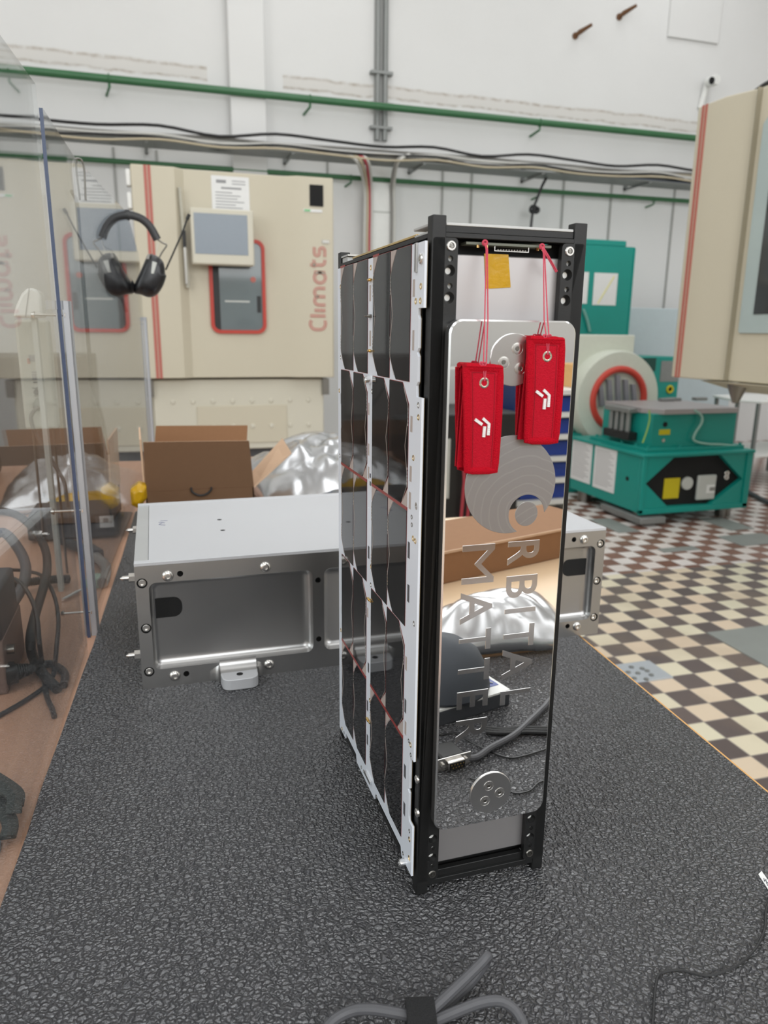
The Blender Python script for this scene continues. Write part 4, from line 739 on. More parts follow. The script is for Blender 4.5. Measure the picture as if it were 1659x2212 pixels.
# ================================================================== CLIMATE CHAMBER (right, turned towards the left)
RX = 2.32; kx = (RX+0.156)/(2.65+0.156)
def RY(y): return -0.415+(y+0.415)*kx
def RZ(z): return 0.389+(z-0.389)*kx
def R_(px, py, x=RX): return atx(px, py, x)
CH2 = thing('climate_chamber', 'beige climate test chamber at the right edge with its red striped door facing left', 'test chamber', (3.0, 2.0, FZ))
yT = RY(3.155); zt_, zb_ = RZ(1.548), RZ(0.160)
yo = yT-1.198
prof = [(RX+0.24, yT), (RX+0.008, yT), (RX, yT-0.008), (RX, yT-0.18), (RX+0.055, yT-0.330), (RX+0.055, yo+0.30), (RX, yo+0.24), (RX, yo+.008), (RX+0.008, yo), (RX+0.24, yo)]
d2 = MB().prism(prof, 'z', zb_, zt_).build('door', M_BEIGE2, CH2, bevel=0.006)
MB().box(RX+0.24, RX+1.75, yo+0.02, yT-0.03, zb_-0.02, zt_-0.03).build('cabinet_body', M_BEIGE, CH2, bevel=0.01); MB().box(RX+1.0, RX+1.72, yo+0.06, yT-0.40, FZ, zb_-0.02).build('plinth', M_BEIGE, CH2)
MB().prism([(RX+0.18, zb_-0.005), (RX+0.02, zb_-0.005), (RX+0.24, zb_-0.06)], 'y', yo+0.02, yT-0.19).build('door_underside', M_BEIGE2, CH2)
MB().lathe([(0.045, 0), (0.045, -0.02), (0.014, -0.10), (0.0, -0.10)], (RX+0.10, RY(2.76), zb_), (0, 0, 1), 16).build('door_stop', M_STEELD, CH2)
ys = RY(3.095)
for q_ in (-0.011, 0.011): MB().box(RX-0.003, RX+0.002, ys+q_-0.0065, ys+q_+0.0065, zb_+0.001, zt_-0.001).build('red_stripe', M_STRIPE, d2, smooth=False)
wp = [R_(x, y_, RX+0.05) for x, y_ in ((1645.5, 310), (1595, 720))]
ya_ = wp[1].y; za_ = wp[1].z; zc_ = 1.36
wfp = [(ya_, za_+0.01), (ya_-0.01, za_), (ya_-0.55, za_), (ya_-0.55, zc_), (ya_-0.10, zc_), (ya_, zc_-0.10)]
MB().prism(wfp, 'x', RX+0.046, RX+0.056).build('window_pane', mat('pale_green_window_glass', rgb(176, 190, 188), 0.15, spec=0.6, var=0.03), d2, bevel=0.002)
dq = R_(1628, 679, RX+0.046); MB().box(RX+0.043, RX+0.0465, dq.y-0.40, dq.y, dq.z, zc_-0.13).build('viewing_opening', mat('smoked_glass', (0.05, 0.055, 0.055), 0.08, spec=0.6), d2)
for (x, y_, xx) in ((1573, 423, RX+0.035), (1549, 624, RX+0.035)): p = R_(x, y_, xx); MB().lathe([(0.013, 0.012), (0.013, -0.004), (0.008, -0.010), (0, -0.010)], (p.x, p.y, p.z), (1, 0, 0.0), 16).build('white_stud', M_WHITEP, d2)
for (x, y_) in ((1523, 790), (1590, 238)): p = R_(x, y_, RX+0.035); MB().lathe([(0.018, 0.012), (0.018, -0.001), (0.015, -0.003), (0.009, -0.003), (0.008, -0.008), (0, -0.008)], (p.x, p.y, p.z), (1, 0, 0), 20).build('lock_rosette', M_BEIGE, d2)
MB().box(RX+0.030, RX+0.058, RY(2.775)-0.002, RY(2.775)+0.002, zb_+0.002, zt_-0.002).build('panel_seam', mat('beige_seam', rgb(150, 142, 122), 0.6), d2)
hp = [Vector((RX+0.15, yT-0.12, zt_)), Vector((RX+0.15, yT-0.20, zt_+0.035)), Vector((RX+0.15, yT-0.30, zt_+0.045)), Vector((RX+0.15, yT-0.42, zt_))]
MB().tube(spline(hp, 6), 0.011, 8).build('top_hose', M_BLKC, CH2)
tag(MB().box(-2.3, -0.55, 4.7, 5.5, FZ, 0.22).build('added_dark_block', mat('taupe_enamel', rgb(92, 84, 78), 0.5), bevel=0.01), 'low taupe block added left of the far test chamber to darken reflections', 'cabinet')  # box added as something dark for the solar cells to reflect
LR = thing('bin_rack', 'white shelf rack with one blue bin at the left edge behind the clear screen', 'shelf', (-2.5, 3.6, FZ))
for zz in (0.125, 0.055, -0.075, -0.165): MB().box(-3.0, -1.95, 3.4, 3.8, zz-0.008, zz+0.008).build('shelf_board', M_WHITEP, LR)
for x in (-3.0, -1.965): MB().box(x, x+0.015, 3.42, 3.78, FZ, 0.125).build('side_frame', M_GALV, LR)
tag(MB().box(-2.7, -2.0, 3.42, 3.75, -0.066, 0.03).build('blue_bin', M_BLUE, bevel=0.004), 'blue storage bin on the rack at the left edge behind the clear screen', 'bin')
# ================================================================== WALL SERVICES
def wl(px, py, y=6.5): return aty(px, py, y)
pz = wl(700, 219, 6.38).z; pr_ = 0.030
gp = thing('pipe', 'thick green pipe running along the wall above the cable tray', 'pipe', (1.5, 6.36, pz)); MB().cyl((-4.9, 6.36, pz-0.012), (7.9, 6.36, pz+0.012), pr_, seg=20).build('pipe_run', M_GPIPE, gp)
for px in (240, 670, 1168): q = wl(px, 240, 6.36); MB().tube([(q.x, 6.36, pz-0.03), (q.x, 6.36, pz-0.06), (q.x-0.03, 6.49, pz-0.09)], 0.011, 6).torus((q.x, 6.36, pz), (1, 0, 0), pr_+0.003, 0.006, 20, 6).build('pipe_bracket', M_GPIPE, gp)
pz2 = wl(1100, 409, 6.40).z
gp2 = thing('pipe', 'thinner green pipe on the wall below the cable tray', 'pipe', (1.5, 6.40, pz2)); MB().cyl((-4.9, 6.40, pz2-0.02), (7.9, 6.40, pz2+0.02), 0.021, seg=18).build('pipe_run', M_GPIPE, gp2)
for px in (758, 1165, 1415): q = wl(px, 410, 6.40); MB().tube([(q.x, 6.40, pz2-0.02), (q.x, 6.40, pz2-0.04), (q.x-0.03, 6.49, pz2-0.06)], 0.009, 6).torus((q.x, 6.40, pz2), (1, 0, 0), 0.023, 0.005, 18, 6).build('pipe_bracket', M_GPIPE, gp2)
TY = 6.22
def tz(x): return aty(829, 336, TY).z+0.008*(x-1.7)
ct = thing('cable_tray', 'sagging grey cable tray along the back wall between the green pipes', 'cable tray', (1.5, TY, tz(1.5)))
MB().prism([(TY-0.13, 0), (TY+0.13, 0), (TY+0.13, 0.03), (TY+0.126, 0.03), (TY+0.126, 0.004), (TY-0.126, 0.004), (TY-0.126, 0.012), (TY-0.13, 0.012)], 'x', -4.9, 7.9).build('tray_profile', M_GALV, ct)
for o_ in ct.children: o_.location.z = tz(1.5)-ct.location.z-0.045+0.0
for k in range(9): x = -2.4+k*1.15; MB().box(x-0.012, x+0.012, TY-0.14, 6.499, tz(1.5)-0.075, tz(1.5)-0.058).box(x-0.012, x+0.012, 6.46, 6.499, tz(1.5)-0.075, tz(1.5)+0.07).build('wall_bracket', M_GALV, ct)
TC = [(M_BLKC, .012, 'black cable highest in the cable tray bundle'), (M_GREYC, .011, 'mid grey cable in the middle of the cable tray bundle'), (M_WHTC, .012, 'white cable at the front of the cable tray bundle'), (M_BLKC, .010, 'black cable lying low at the front edge of the cable tray'), (M_YELC, .010, 'cream cable in the cable tray bundle'), (M_GREYC, .013, 'thick grey cable at the back of the cable tray bundle'), (mat('blue_cable_jacket', rgb(130, 152, 190), 0.5), .012, 'pale blue cable in the cable tray bundle'), (M_WHTC, .009, 'thin white cable sagging below the front of the cable tray'), (M_BLKC, .009, 'thin black cable sagging in waves at the front of the cable tray'), (M_YELC, .008, 'thin cream cable hanging lowest along the cable tray')]
for k, (m_, r_, lab) in enumerate(TC):
    pts = []
    for i in range(27):
        x = -4.6+i*0.46; wv_ = noise.noise(Vector((x*1.3, k*5.1, 4))); sag = 0.02*math.cos(2*math.pi*(x+2.4)/1.15)
        if k < 7: pts.append((x, TY-0.09+0.03*k+0.014*noise.noise(Vector((x*0.9, k*3.3, 0))), tz(x)-0.022+(0.080 if k == 0 else 0.020*((k*2) % 3))+0.022*wv_+(sag if k in (0, 3) else 0)))
        else: pts.append((x, TY-0.150-0.016*(k-7)+0.008*noise.noise(Vector((x*0.9, k*3.3, 0))), tz(x)-0.018-0.022*(k-7)+0.030*wv_+sag))
    tag(MB().tube(spline(pts, 4), r_, 8).build('tray_cable', m_), lab, 'cable', 'cables along the wall tray')
cq = wl(822, 100); cd_ = thing('conduit', 'grey vertical conduit pair on the wall above the cable tray', 'conduit', (cq.x, 6.47, 2.05))
for dx_ in (-0.035, 0.035): MB().cyl((cq.x+dx_, 6.465, 2.06), (cq.x+dx_, 6.465, 4.98), 0.024, seg=14).build('conduit_tube', M_GALV, cd_)
MB().box(cq.x-0.06, cq.x+0.06, 6.48, 6.5, 2.06, 4.98).build('backing_strip', mat('pale_grey_strip', rgb(178, 178, 176), 0.6), cd_)
for zz in (2.16, 2.35, 2.60, 3.3): MB().box(cq.x-0.10, cq.x+0.10, 6.435, 6.50, zz-0.012, zz+0.012).build('conduit_clamp', M_GALV, cd_)
tr_ = thing('trunking', 'white cable trunking dropping below the cable tray', 'trunking', (1.98, 6.46, 1.15)); q0, q1 = wl(803, 345, 6.40), wl(848, 345, 6.40)
MB().box(q0.x, q1.x, 6.40, 6.5, -0.4, q0.z-0.02).build('trunking_cover', M_WHITEP, tr_, bevel=0.006)
for zz in (1.70, 1.45): MB().box(q0.x-0.004, q1.x+0.004, 6.395, 6.41, zz-0.006, zz+0.006).build('cover_joint', M_LGREY, tr_)
for k, (px0, px1, m_, lab) in enumerate(((770, 787, M_WHTC, 'white cable curving down left of the trunking, outermost'), (779, 793, M_YELC, 'cream cable curving down just right of the outermost white one'), (789, 797, M_REDC, 'red cable dropping from the tray beside the white trunking'), (794, 802, M_WHTC, 'white cable dropping between the red cable and the trunking'), (862, 851, M_WHTC, 'white cable curving down right of the trunking'), (858, 846, M_GREYC, 'grey cable running down the right side of the trunking'))):
    a, b_, c_ = wl(px0-18 if k < 4 else px0+22, 334, TY-0.13), wl(px0+2 if k < 4 else px0-2, 350, TY-0.16), wl(px1, 400, 6.36)
    tag(MB().tube(spline([a, b_, c_, wl(px1+1, 460, 6.37), wl(px1, 530, 6.37), Vector((wl(px1, 530, 6.37).x, 6.37, 0.2))], 6), 0.014, 8).build('drop_cable', m_), lab, 'cable', 'cables dropping beside the trunking')
for n_, (px, lab) in enumerate(((1250, 'rusty anchor hook on the wall, lower left of two'), (1345, 'rusty anchor hook on the wall, upper right of two'))):
    q = wl(px-8, 78 if n_ == 0 else 37); e = q+Vector((0.075, -0.16, 0.05)); b = MB().tube([q, q+Vector((0.02, -0.05, 0.02)), e], lambda t: 0.014+0.008*math.sin(3.14*t), 8).cyl(q+Vector((0, 0.005, 0)), q+Vector((0, -0.012, 0)), 0.03, seg=10)
    tag(b.build('wall_hook', M_RUST), lab, 'hook')
pa, pb = wl(1440, 80), wl(1548, 97); tag(MB().box(pa.x, pb.x, 6.475, 6.5, pa.z, pa.z+0.6).build('wall_panel', M_WALL, bevel=0.004), 'white square cover panel high on the back wall', 'panel')
cq2 = wl(1527, 178, 6.42); sc_ = thing('security_camera', 'small white security camera with black lens above the right chamber', 'camera', cq2)
MB().lathe([(0.045, 0.0), (0.05, -0.05), (0.05, -0.11), (0.042, -0.13), (0, -0.13)], cq2+Vector((0.03, 0.02, 0.01)), (0, 1, 0.1), 24).build('camera_body', M_WHITEP, sc_); MB().lathe([(0.034, 0), (0.030, -0.012), (0, -0.016)], wl(1537, 174, 6.28), (-0.15, 1, 0.1), 24).build('lens', M_VOID, sc_)
MB().cyl(cq2+Vector((0.0, 0.06, -0.22)), cq2+Vector((0.03, 0.03, 0.0)), 0.03, seg=14).build('mount', M_WHITEP, sc_)
hk2 = [wl(1186, 375, 6.3), wl(1172, 400, 6.3), wl(1160, 430, 6.3), wl(1152, 452, 6.3), wl(1147, 490, 6.3), wl(1146, 520, 6.3)]
hq = thing('hanging_cable', 'black cable with a coiled plug hanging below the tray right of the satellite', 'cable', hk2[3]); MB().tube(spline(hk2, 5), 0.013, 8).build('cable_run', M_BLKC, hq); MB().torus(hk2[3], (0.2, 1, 0.3), 0.03, 0.014, 16, 8).torus(hk2[3]+Vector((0.02, -0.02, -0.01)), (0.6, 1, -0.3), 0.026, 0.012, 16, 8).build('coil', M_BLKC, hq)
for k, (px, lab) in enumerate(((250, 'thin grey conduit on the wall above the left end of the far chamber'), (342, 'thin grey conduit on the wall above the red stripe of the far chamber'), (707, 'thin grey conduit on the wall just left of the dropping cables'), (955, 'thin grey conduit on the wall above the left front rail of the satellite'), (1018, 'thin grey conduit on the wall above the middle of the satellite'), (1217, 'thin grey conduit on the wall above the right rail of the satellite'), (1321, 'thin grey conduit on the wall above the green cabinet'), (1458, 'thin grey conduit on the wall next to the right chamber'))):
    q = wl(px, 400); tag(MB().box(q.x-0.009, q.x+0.009, 6.485, 6.5, 0.4, tz(q.x)-0.03).build('wall_conduit', mat('grey_conduit_paint', rgb(166, 166, 162), 0.6)), lab, 'conduit')
# ================================================================== VIBRATION TEST RIG
def t8(a, b): return (1200+a*.36170, 400+b*.36166)
SHK = thing('vibration_table', 'teal vibration slip table with grey top plate on the checkered floor', 'test machine', (3.16, 3.87, FZ))
bx0, bx1, by0, by1, bz0, bz1 = 2.752, 3.575, 3.452, 4.290, -0.720, -0.335
base = MB().box(bx0, bx1, by0+0.04, by1, bz0, bz1-0.02).build('base_body', M_TEAL, SHK, bevel=0.006)
ho = [(2.780, -0.525), (2.975, -0.365), (3.336, -0.362), (3.534, -0.530), (3.297, -0.688), (2.963, -0.685)]
rim = [(bx0, bz0), (bx1, bz0), (bx1, bz1-.02), (bx0, bz1-.02)]
fp_ = MB().box(bx0, bx1, by0, by0+0.04, bz0, bz1-0.02).build('front_plate', M_TEAL, SHK); cut(fp_, [MB().prism(ho, 'y', by0-0.02, by0+0.0385)])
MB().prism(ho, 'y', by0+0.036, by0+0.041).build('front_opening', M_VOID, SHK, smooth=False)
MB().box(bx0-0.012, bx1+0.012, by0-0.012, by0+0.004, bz0-0.006, bz0+0.028).box(bx1-0.03, bx1+0.012, by0-0.012, by0+0.004, bz0, bz1-0.02).box(bx0-0.012, bx0+0.018, by0-0.012, by0+0.004, bz0, bz1-0.02).build('front_rim', M_TEAL, SHK, bevel=0.003)
MB().box(bx0-0.02, bx1+0.02, by0-0.02, by1+0.02, bz1-0.02, bz1).build('base_flange', M_TEAL, SHK, bevel=0.004)
MB().box(2.945, 3.064, by0+0.030, by0+0.036, -0.640, -0.506).build('yellow_label', M_YEL, SHK); MB().lathe([(0.043, 0.02), (0.043, -0.004), (0.038, -0.008), (0, -0.008)], (3.121, by0+0.028, -0.545), (0, 1, 0), 28).build('gauge', M_LGREY, SHK)
jb = MB().box(3.195, 3.338, by0+0.012, by0+0.036, -0.660, -0.495).build('switch_box', M_LGREY, SHK, bevel=0.008); MB().box(3.265, 3.325, by0+0.008, by0+0.013, -0.615, -0.560).build('switch_plate', M_WHITEP, jb); MB().box(3.285, 3.325, by0+0.006, by0+0.009, -0.600, -0.575).build('switch_lever', M_GREYC, jb)
MB().torus((3.429, by0+0.03, -0.492), (0, 1, 0), 0.013, 0.006, 16, 6).torus((3.429, by0+0.03, -0.52), (0, 1, 0), 0.013, 0.006, 16, 6).build('steel_shackle', M_STEEL, SHK)
for (y0, y1, z0, z1) in ((4.026, 4.283, -0.642, -0.350), (3.735, 3.990, -0.648, -0.356)):
    s_ = MB().box(bx0-0.005, bx0-0.001, y0, y1, z0, z1).build('instruction_sheet', M_PAPER, SHK, smooth=False); b = MB()
    for k in range(16): b.box(bx0-0.0058, bx0-0.0049, y1-0.02-(0.16+0.05*((k*7) % 3)/2), y1-0.02, z1-0.03-k*0.0155, z1-0.0255-k*0.0155)
    b.build('printed_lines', mat('faint_print', rgb(176, 174, 174), 0.8), s_, smooth=False)
MB().cyl((bx0-0.004, 3.604, -0.519), (bx0+0.01, 3.604, -0.519), 0.014).build('side_hole', M_VOID, SHK)
for (x, y) in ((bx0+0.07, by0+0.08), (bx1-0.08, by0+0.10), (bx0+0.07, by1-0.1), (bx1-0.08, by1-0.1)):
    MB().cyl((x, y, FZ), (x, y, bz0), 0.05, seg=24).build('foot', M_STEELD, SHK)
MB().box(bx0-0.02, bx0+0.17, by0-0.05, by0+0.40, FZ+0.02, FZ+0.062).build('floor_slide', M_GALV, SHK, bevel=0.006)
ux0, ux1, uy0, uy1, uz0, uz1 = 2.862, 3.515, 3.55, 4.10, bz1, -0.098
MB().box(ux0, ux1, uy0, uy1, uz0, uz1).build('upper_body', M_TEAL, SHK, bevel=0.005); MB().box(ux0-0.06, ux1+0.05, uy0-0.045, uy1+0.05, bz1-0.001, bz1+0.022).build('upper_flange', M_TEAL, SHK, bevel=0.003)
for k in range(4):
    for (x, y) in ((ux0-0.035+k*0.24, uy0-0.025), (ux0-0.035, uy0+0.1+k*0.15)): MB().cyl((x, y, bz1+0.022), (x, y, bz1+0.036), 0.011, seg=6).build('flange_bolt', M_TEAL, SHK)
MB().prism([(ux0-0.02, uy0+0.10), (ux0+0.06, uy0-0.03), (ux1-0.02, uy0-0.03), (ux1-0.02, uy1+0.02), (ux0+0.02, uy1+0.02)], 'z', uz1-0.002, -0.066).build('slip_plate', mat('slip_plate_grey', rgb(168, 162, 162), 0.4, 0.3), SHK, bevel=0.003)
MB().box(ux0-0.075, ux0-0.005, 3.70, 3.98, uz1-0.01, uz1+0.022).build('side_bracket', M_GALV, SHK, bevel=0.005)
for k in range(4): y = 3.745+k*0.063; MB().cyl((ux0-0.04, y, -0.26), (ux0-0.04, y, uz1-0.01), 0.018, seg=12).build('tie_rod', M_GALV, SHK)
MB().box(ux0-0.07, ux0-0.004, 3.69, 3.98, -0.285, -0.232).build('rubber_block', M_RUB, SHK, bevel=0.004)
MB().box(2.918, 3.000, uy0-0.004, uy0+0.001, -0.232, -0.198).build('warning_label', M_YEL, SHK); MB().cyl((2.958, uy0-0.003, -0.166), (2.958, uy0+0.002, -0.166), 0.017).build('port_hole', M_VOID, SHK); MB().cyl((2.952, uy0-0.008, -0.268), (2.952, uy0+0.002, -0.268), 0.012).build('port_plug', M_STEEL, SHK)
hs = [aty(t8(a, b)[0], t8(a, b)[1], uy0-0.03) for a, b in ((830, 1345), (870, 1375), (872, 1420), (835, 1480), (828, 1525), (900, 1545), (1000, 1550), (1110, 1563))]
MB().tube(spline(hs, 6), 0.008, 8).build('clear_hose', mat('milky_hose', rgb(150, 186, 172), 0.3), SHK)
hs = [aty(t8(a, b)[0], t8(a, b)[1], uy0-0.03) for a, b in ((560, 1345), (562, 1400), (545, 1470), (520, 1540))]; MB().tube(spline(hs, 6), 0.005, 8).build('yellow_hose', mat('yellow_green_hose', rgb(150, 190, 90), 0.4), SHK)
for (a, b) in ((660, 1290), (430, 1250), (860, 1285)): p = atz(*t8(a, b), -0.066); p.y = min(p.y, 4.05); MB().box(p.x-0.05, p.x+0.05, p.y-0.025, p.y+0.025, -0.066, -0.045).build('plate_clamp', M_GALV, SHK, bevel=0.003)
# exciter behind the slip table
EXY = 4.36; cc = aty(1336, 862, EXY); Rr = aty(1336, 757, EXY).z-cc.z
EX = thing('vibration_exciter', 'round pale vibration exciter with a coral rubber ring behind the slip table', 'test machine', (cc.x, EXY+0.35, FZ))
MB().lathe([(Rr*0.66, 0.02), (Rr*0.66, 0.0), (Rr*0.97, 0.0), (Rr, 0.03), (Rr, 0.16), (Rr*0.93, 0.17), (Rr*0.93, 0.24), (Rr, 0.25), (Rr, 0.62), (0, 0.62)], (cc.x, EXY, cc.z), (0, 1, 0), 56).build('exciter_body', M_PALE, EX)
MB().lathe([(Rr*0.935, 0.171), (Rr*0.95, 0.175), (Rr*0.95, 0.238), (Rr*0.935, 0.24)], (cc.x, EXY, cc.z), (0, 1, 0), 56).build('teal_groove', M_TEAL, EX)
MB().torus((cc.x, EXY+0.0, cc.z), (0, 1, 0), Rr*0.62, Rr*0.070, 56, 14).build('rubber_ring', M_CORAL, EX)
MB().cyl((cc.x, EXY+0.021, cc.z), (cc.x, EXY+0.06, cc.z), Rr*0.60, seg=48).build('armature_recess', mat('armature_dark', rgb(62, 60, 66), 0.5, 0.4), EX)
for k in range(-2, 3): x = cc.x+k*Rr*0.20; MB().prism([(x-0.012, cc.z-0.05), (x+0.025, cc.z-0.05), (x-0.010, cc.z+Rr*0.5-abs(k)*0.035), (x-0.04, cc.z+Rr*0.5-abs(k)*0.035)], 'y', EXY-0.01, EXY+0.03).build('armature_rib', mat('armature_grey', rgb(150, 148, 156), 0.4, 0.4), EX)
hA, hB = aty(1225, 722, EXY+0.15), aty(1373, 722, EXY+0.15); MB().box(hA.x-0.1, hB.x, EXY+0.15, EXY+0.6, cc.z+Rr*0.3, hA.z).build('blower_hood', M_PALE, EX, bevel=0.01)
MB().box(cc.x-Rr*1.0, cc.x+Rr*1.0, EXY+0.1, EXY+0.65, FZ, cc.z-Rr*0.75).build('cradle', M_TEAL, EX, bevel=0.01)
# green control cabinet and its neighbours
GY = 5.15
gA, gB = aty(1230, 530, GY), aty(1373, 534, GY); gb_ = aty(1355, 718, GY)
GC = thing('control_cabinet', 'tall teal control cabinet with a taped paper sheet behind the exciter', 'cabinet', (gB.x-0.4, GY+0.3, FZ))
MB().box(gB.x-0.85, gB.x, GY, GY+0.6, FZ+0.05, gB.z).build('cabinet_body', M_TEAL, GC, bevel=0.006); MB().box(gB.x-0.83, gB.x-0.09, GY+0.0, GY+0.55, gB.z, gB.z+0.045).build('cabinet_top', M_TEAL, GC, bevel=0.006)
MB().box(gB.x-0.014, gB.x-0.001, GY-0.006, GY, FZ+0.06, gB.z-0.01).build('door_edge', M_TEAL, GC); MB().lathe([(0.025, 0), (0.025, 0.03), (0, 0.045)], (gB.x-0.05, GY+0.1, gB.z), (0, 0, 1), 14).build('lifting_eye', M_STEEL, GC); MB().box(gB.x-0.83, gB.x-0.02, GY+0.03, GY+0.57, FZ, FZ+0.05).build('cabinet_foot', M_DGREY, GC)
sA, sB = aty(1284, 589, GY), aty(1329, 660, GY); s_ = MB().box(sA.x, sB.x, GY-0.004, GY-0.001, sB.z, sA.z).build('paper_sheet', M_PAPER, GC, smooth=False)
MB().tube([aty(1291, 656, GY-0.005), aty(1327, 597, GY-0.005)], 0.006, 4).build('yellow_streak', mat('pale_yellow_mark', rgb(226, 220, 150), 0.7), s_)
sA, sB = aty(1248, 587, GY), aty(1267, 656, GY); MB().box(sA.x-0.05, sB.x, GY-0.004, GY-0.001, sB.z, sA.z).build('paper_sheet', M_PAPER, GC, smooth=False)
hs = [aty(x, y_, GY-0.02) for x, y_ in ((1260, 668), (1268, 690), (1274, 716))]; MB().tube(spline(hs, 4), 0.012, 8).build('grey_hose', mat('teal_grey_hose', rgb(120, 170, 160), 0.5), GC)
PY = 5.75; pA, pB = aty(1356, 664, PY), aty(1490, 666, PY); tag(MB().box(pA.x, pB.x+0.6, PY, PY+0.5, FZ, pA.z).build('white_cabinet', M_PANEL, bevel=0.008), 'pale bluish white cabinet beside the teal control cabinet', 'cabinet')
QY = 5.0; qA, qB = aty(1381, 768, QY), aty(1471, 774, QY)
PU = thing('power_unit', 'low teal power unit with round yellow socket behind the slip table', 'machine', ((qA.x+qB.x)/2, QY+0.3, FZ)); MB().box(qA.x, qB.x, QY, QY+0.55, FZ, qA.z-0.01).build('unit_body', M_TEAL, PU, bevel=0.006)
MB().box(qA.x+0.03, qA.x+0.17, QY-0.004, QY+0.001, qA.z-0.13, qA.z-0.02).build('dark_recess', mat('deep_teal', rgb(12, 70, 62), 0.5), PU); MB().box(qA.x+0.225, qB.x-0.01, QY-0.004, QY+0.001, qA.z-0.22, qA.z-0.045).build('grey_plate', M_GALV, PU)
sk = aty(1446, 841, QY); MB().torus((sk.x, QY-0.006, sk.z), (0, 1, 0), 0.027, 0.010, 24, 8).build('yellow_socket', M_YEL, PU); MB().cyl((sk.x, QY-0.003, sk.z), (sk.x, QY+0.002, sk.z), 0.022).build('socket_hole', M_VOID, PU)
# white side table and drawer block right of the rig
SY = 4.45; tA, tB = aty(1562, 862, SY), aty(1670, 872, SY-0.1)
STB = thing('side_table', 'white side table with thin grey legs under the right chamber', 'table', (4.45, SY, FZ)); tzv = aty(1648, 867, SY-0.25).z
lx0 = aty(1566, 850, SY+0.1).x; fx = aty(1646, 868, SY-0.25).x
MB().prism([(lx0+0.1, SY+0.35), (lx0-0.04, SY-0.05), (fx, SY-0.25), (fx+0.9, SY-0.15), (fx+0.9, SY+0.45)], 'z', tzv-0.02, tzv).build('table_top', M_WHITEP, STB, bevel=0.004)
for (x, y) in ((lx0+0.0, SY-0.05), (fx-0.01, SY-0.23), (fx+0.8, SY-0.1), (fx+0.8, SY+0.4), (lx0+0.12, SY+0.32)): MB().box(x-0.012, x+0.012, y-0.012, y+0.012, FZ, tzv-0.02).build('leg', M_GALV, STB)
shz = aty(1630, 985, SY-0.25).z; MB().prism([(lx0+0.05, SY+0.32), (lx0-0.05, SY-0.05), (fx, SY-0.24), (fx+0.85, SY-0.14), (fx+0.85, SY+0.42)], 'z', shz-0.02, shz).build('lower_shelf', M_WHITEP, STB, bevel=0.004)
# floor plates
ca_, sa_ = math.cos(math.radians(-1)), math.sin(math.radians(-1))
def fl(a, b): return (1.6528+T*(a*ca_+b*sa_), 1.7884+T*(a*sa_-b*ca_))
for (a0_, a1_, b0_, b1_, lab) in ((3, 11, -1, 3, 'large grey floor plate in the checkered tiles near the bench'), (8.5, 10, -19, -15.6, 'grey floor plate half under the slip table foot'), (8.6, 11.0, -12, -11.3, 'narrow grey floor plate in the brown tiles in front of the slip table'), (15.8, 17.6, -17.4, -14.4, 'grey floor plate right of the slip table'), (13.9, 17.2, -13.4, -11.3, 'wide grey floor plate in the brown tiles at the right edge')):
    tag(MB().prism([fl(a0_, b0_), fl(a1_, b0_), fl(a1_, b1_), fl(a0_, b1_)], 'z', FZ, FZ+0.004).build('floor_plate', M_SLAB, smooth=False), lab, 'floor plate')
pl_ = thing('floor_cover', 'pale steel floor cover with small bolts beside the bench edge', 'floor plate', (*fl(-1.7, 1.4), FZ)); MB().prism([fl(-3.0, 0.72), fl(-0.98, 0.72), fl(-0.98, 2.15), fl(-3.0, 2.15)], 'z', FZ, FZ+0.006).build('cover_plate', M_LSTEEL, pl_, bevel=0.001)
for (px, py) in ((1364, 1442), (1387, 1445), (1398, 1450), (1407, 1459), (1378, 1455), (1370, 1466), (1396, 1468), (1357, 1453)): p = atz(px, py, FZ+0.006); MB().cyl((p.x, p.y, FZ+0.006), (p.x, p.y, FZ+0.010), 0.009, seg=10).build('cover_bolt', M_GALV, pl_)
cbx = [atz(1615, 1068, FZ), atz(1640, 1082, FZ), atz(1680, 1100, FZ)]; tag(MB().tube([p+Vector((0, 0, .02)) for p in cbx], 0.018, 8).build('floor_cable', M_CABLE), 'thick grey cable on the floor right of the slip table', 'cable')
# ================================================================== BEHIND THE CLEAR SCREEN (left)
def clampx(p, m=0.010):
    p = Vector(p); d = (p-SP0).dot(SN)
    if d > -m: p -= SN*(d+m)
    return p
def path(pl, r, seg=10):
    out = []
    for px, py, y in pl:
        p = aty(px, py, y) if y is not None else atz(px, py, -0.005+r)
        if p.z < -0.005+r: p = atz(px, py, -0.005+r)
        out.append(clampx(p, r+0.004))
    return spline(out, 6)
tag(MB().tube(path([(-30, 1170, .66), (5, 1150, .68), (35, 1178, .66), (55, 1220, .62), (50, 1262, .58), (25, 1305, .52), (-15, 1345, .47)], .0068), 0.0068, 12).build('power_cable', M_CABLE), 'thick grey cable loop behind the clear screen, nearest the left edge', 'cable')
tag(MB().tube(path([(-20, 1100, .74), (35, 1112, .74), (72, 1142, .72), (97, 1185, .69), (102, 1230, .66), (92, 1275, .61), (73, 1340, .53), (66, 1390, .46), (76, 1430, None), (100, 1464, None), (124, 1488, None)], .0058), 0.0058, 12).build('power_cable', M_BLKC), 'thick black cable sweeping in an S behind the clear screen', 'cable')
tag(MB().tube(path([(-20, 1231, .66), (20, 1231, .66), (60, 1234, .68), (95, 1247, .66), (118, 1290, .60), (126, 1340, .53), (122, 1400, .46), (116, 1455, None), (100, 1480, None), (60, 1510, None), (0, 1545, None), (-30, 1560, None)], .0026), 0.0026, 8).build('thin_cable', M_BLKC), 'thin black cable arching over the bench behind the clear screen', 'cable')
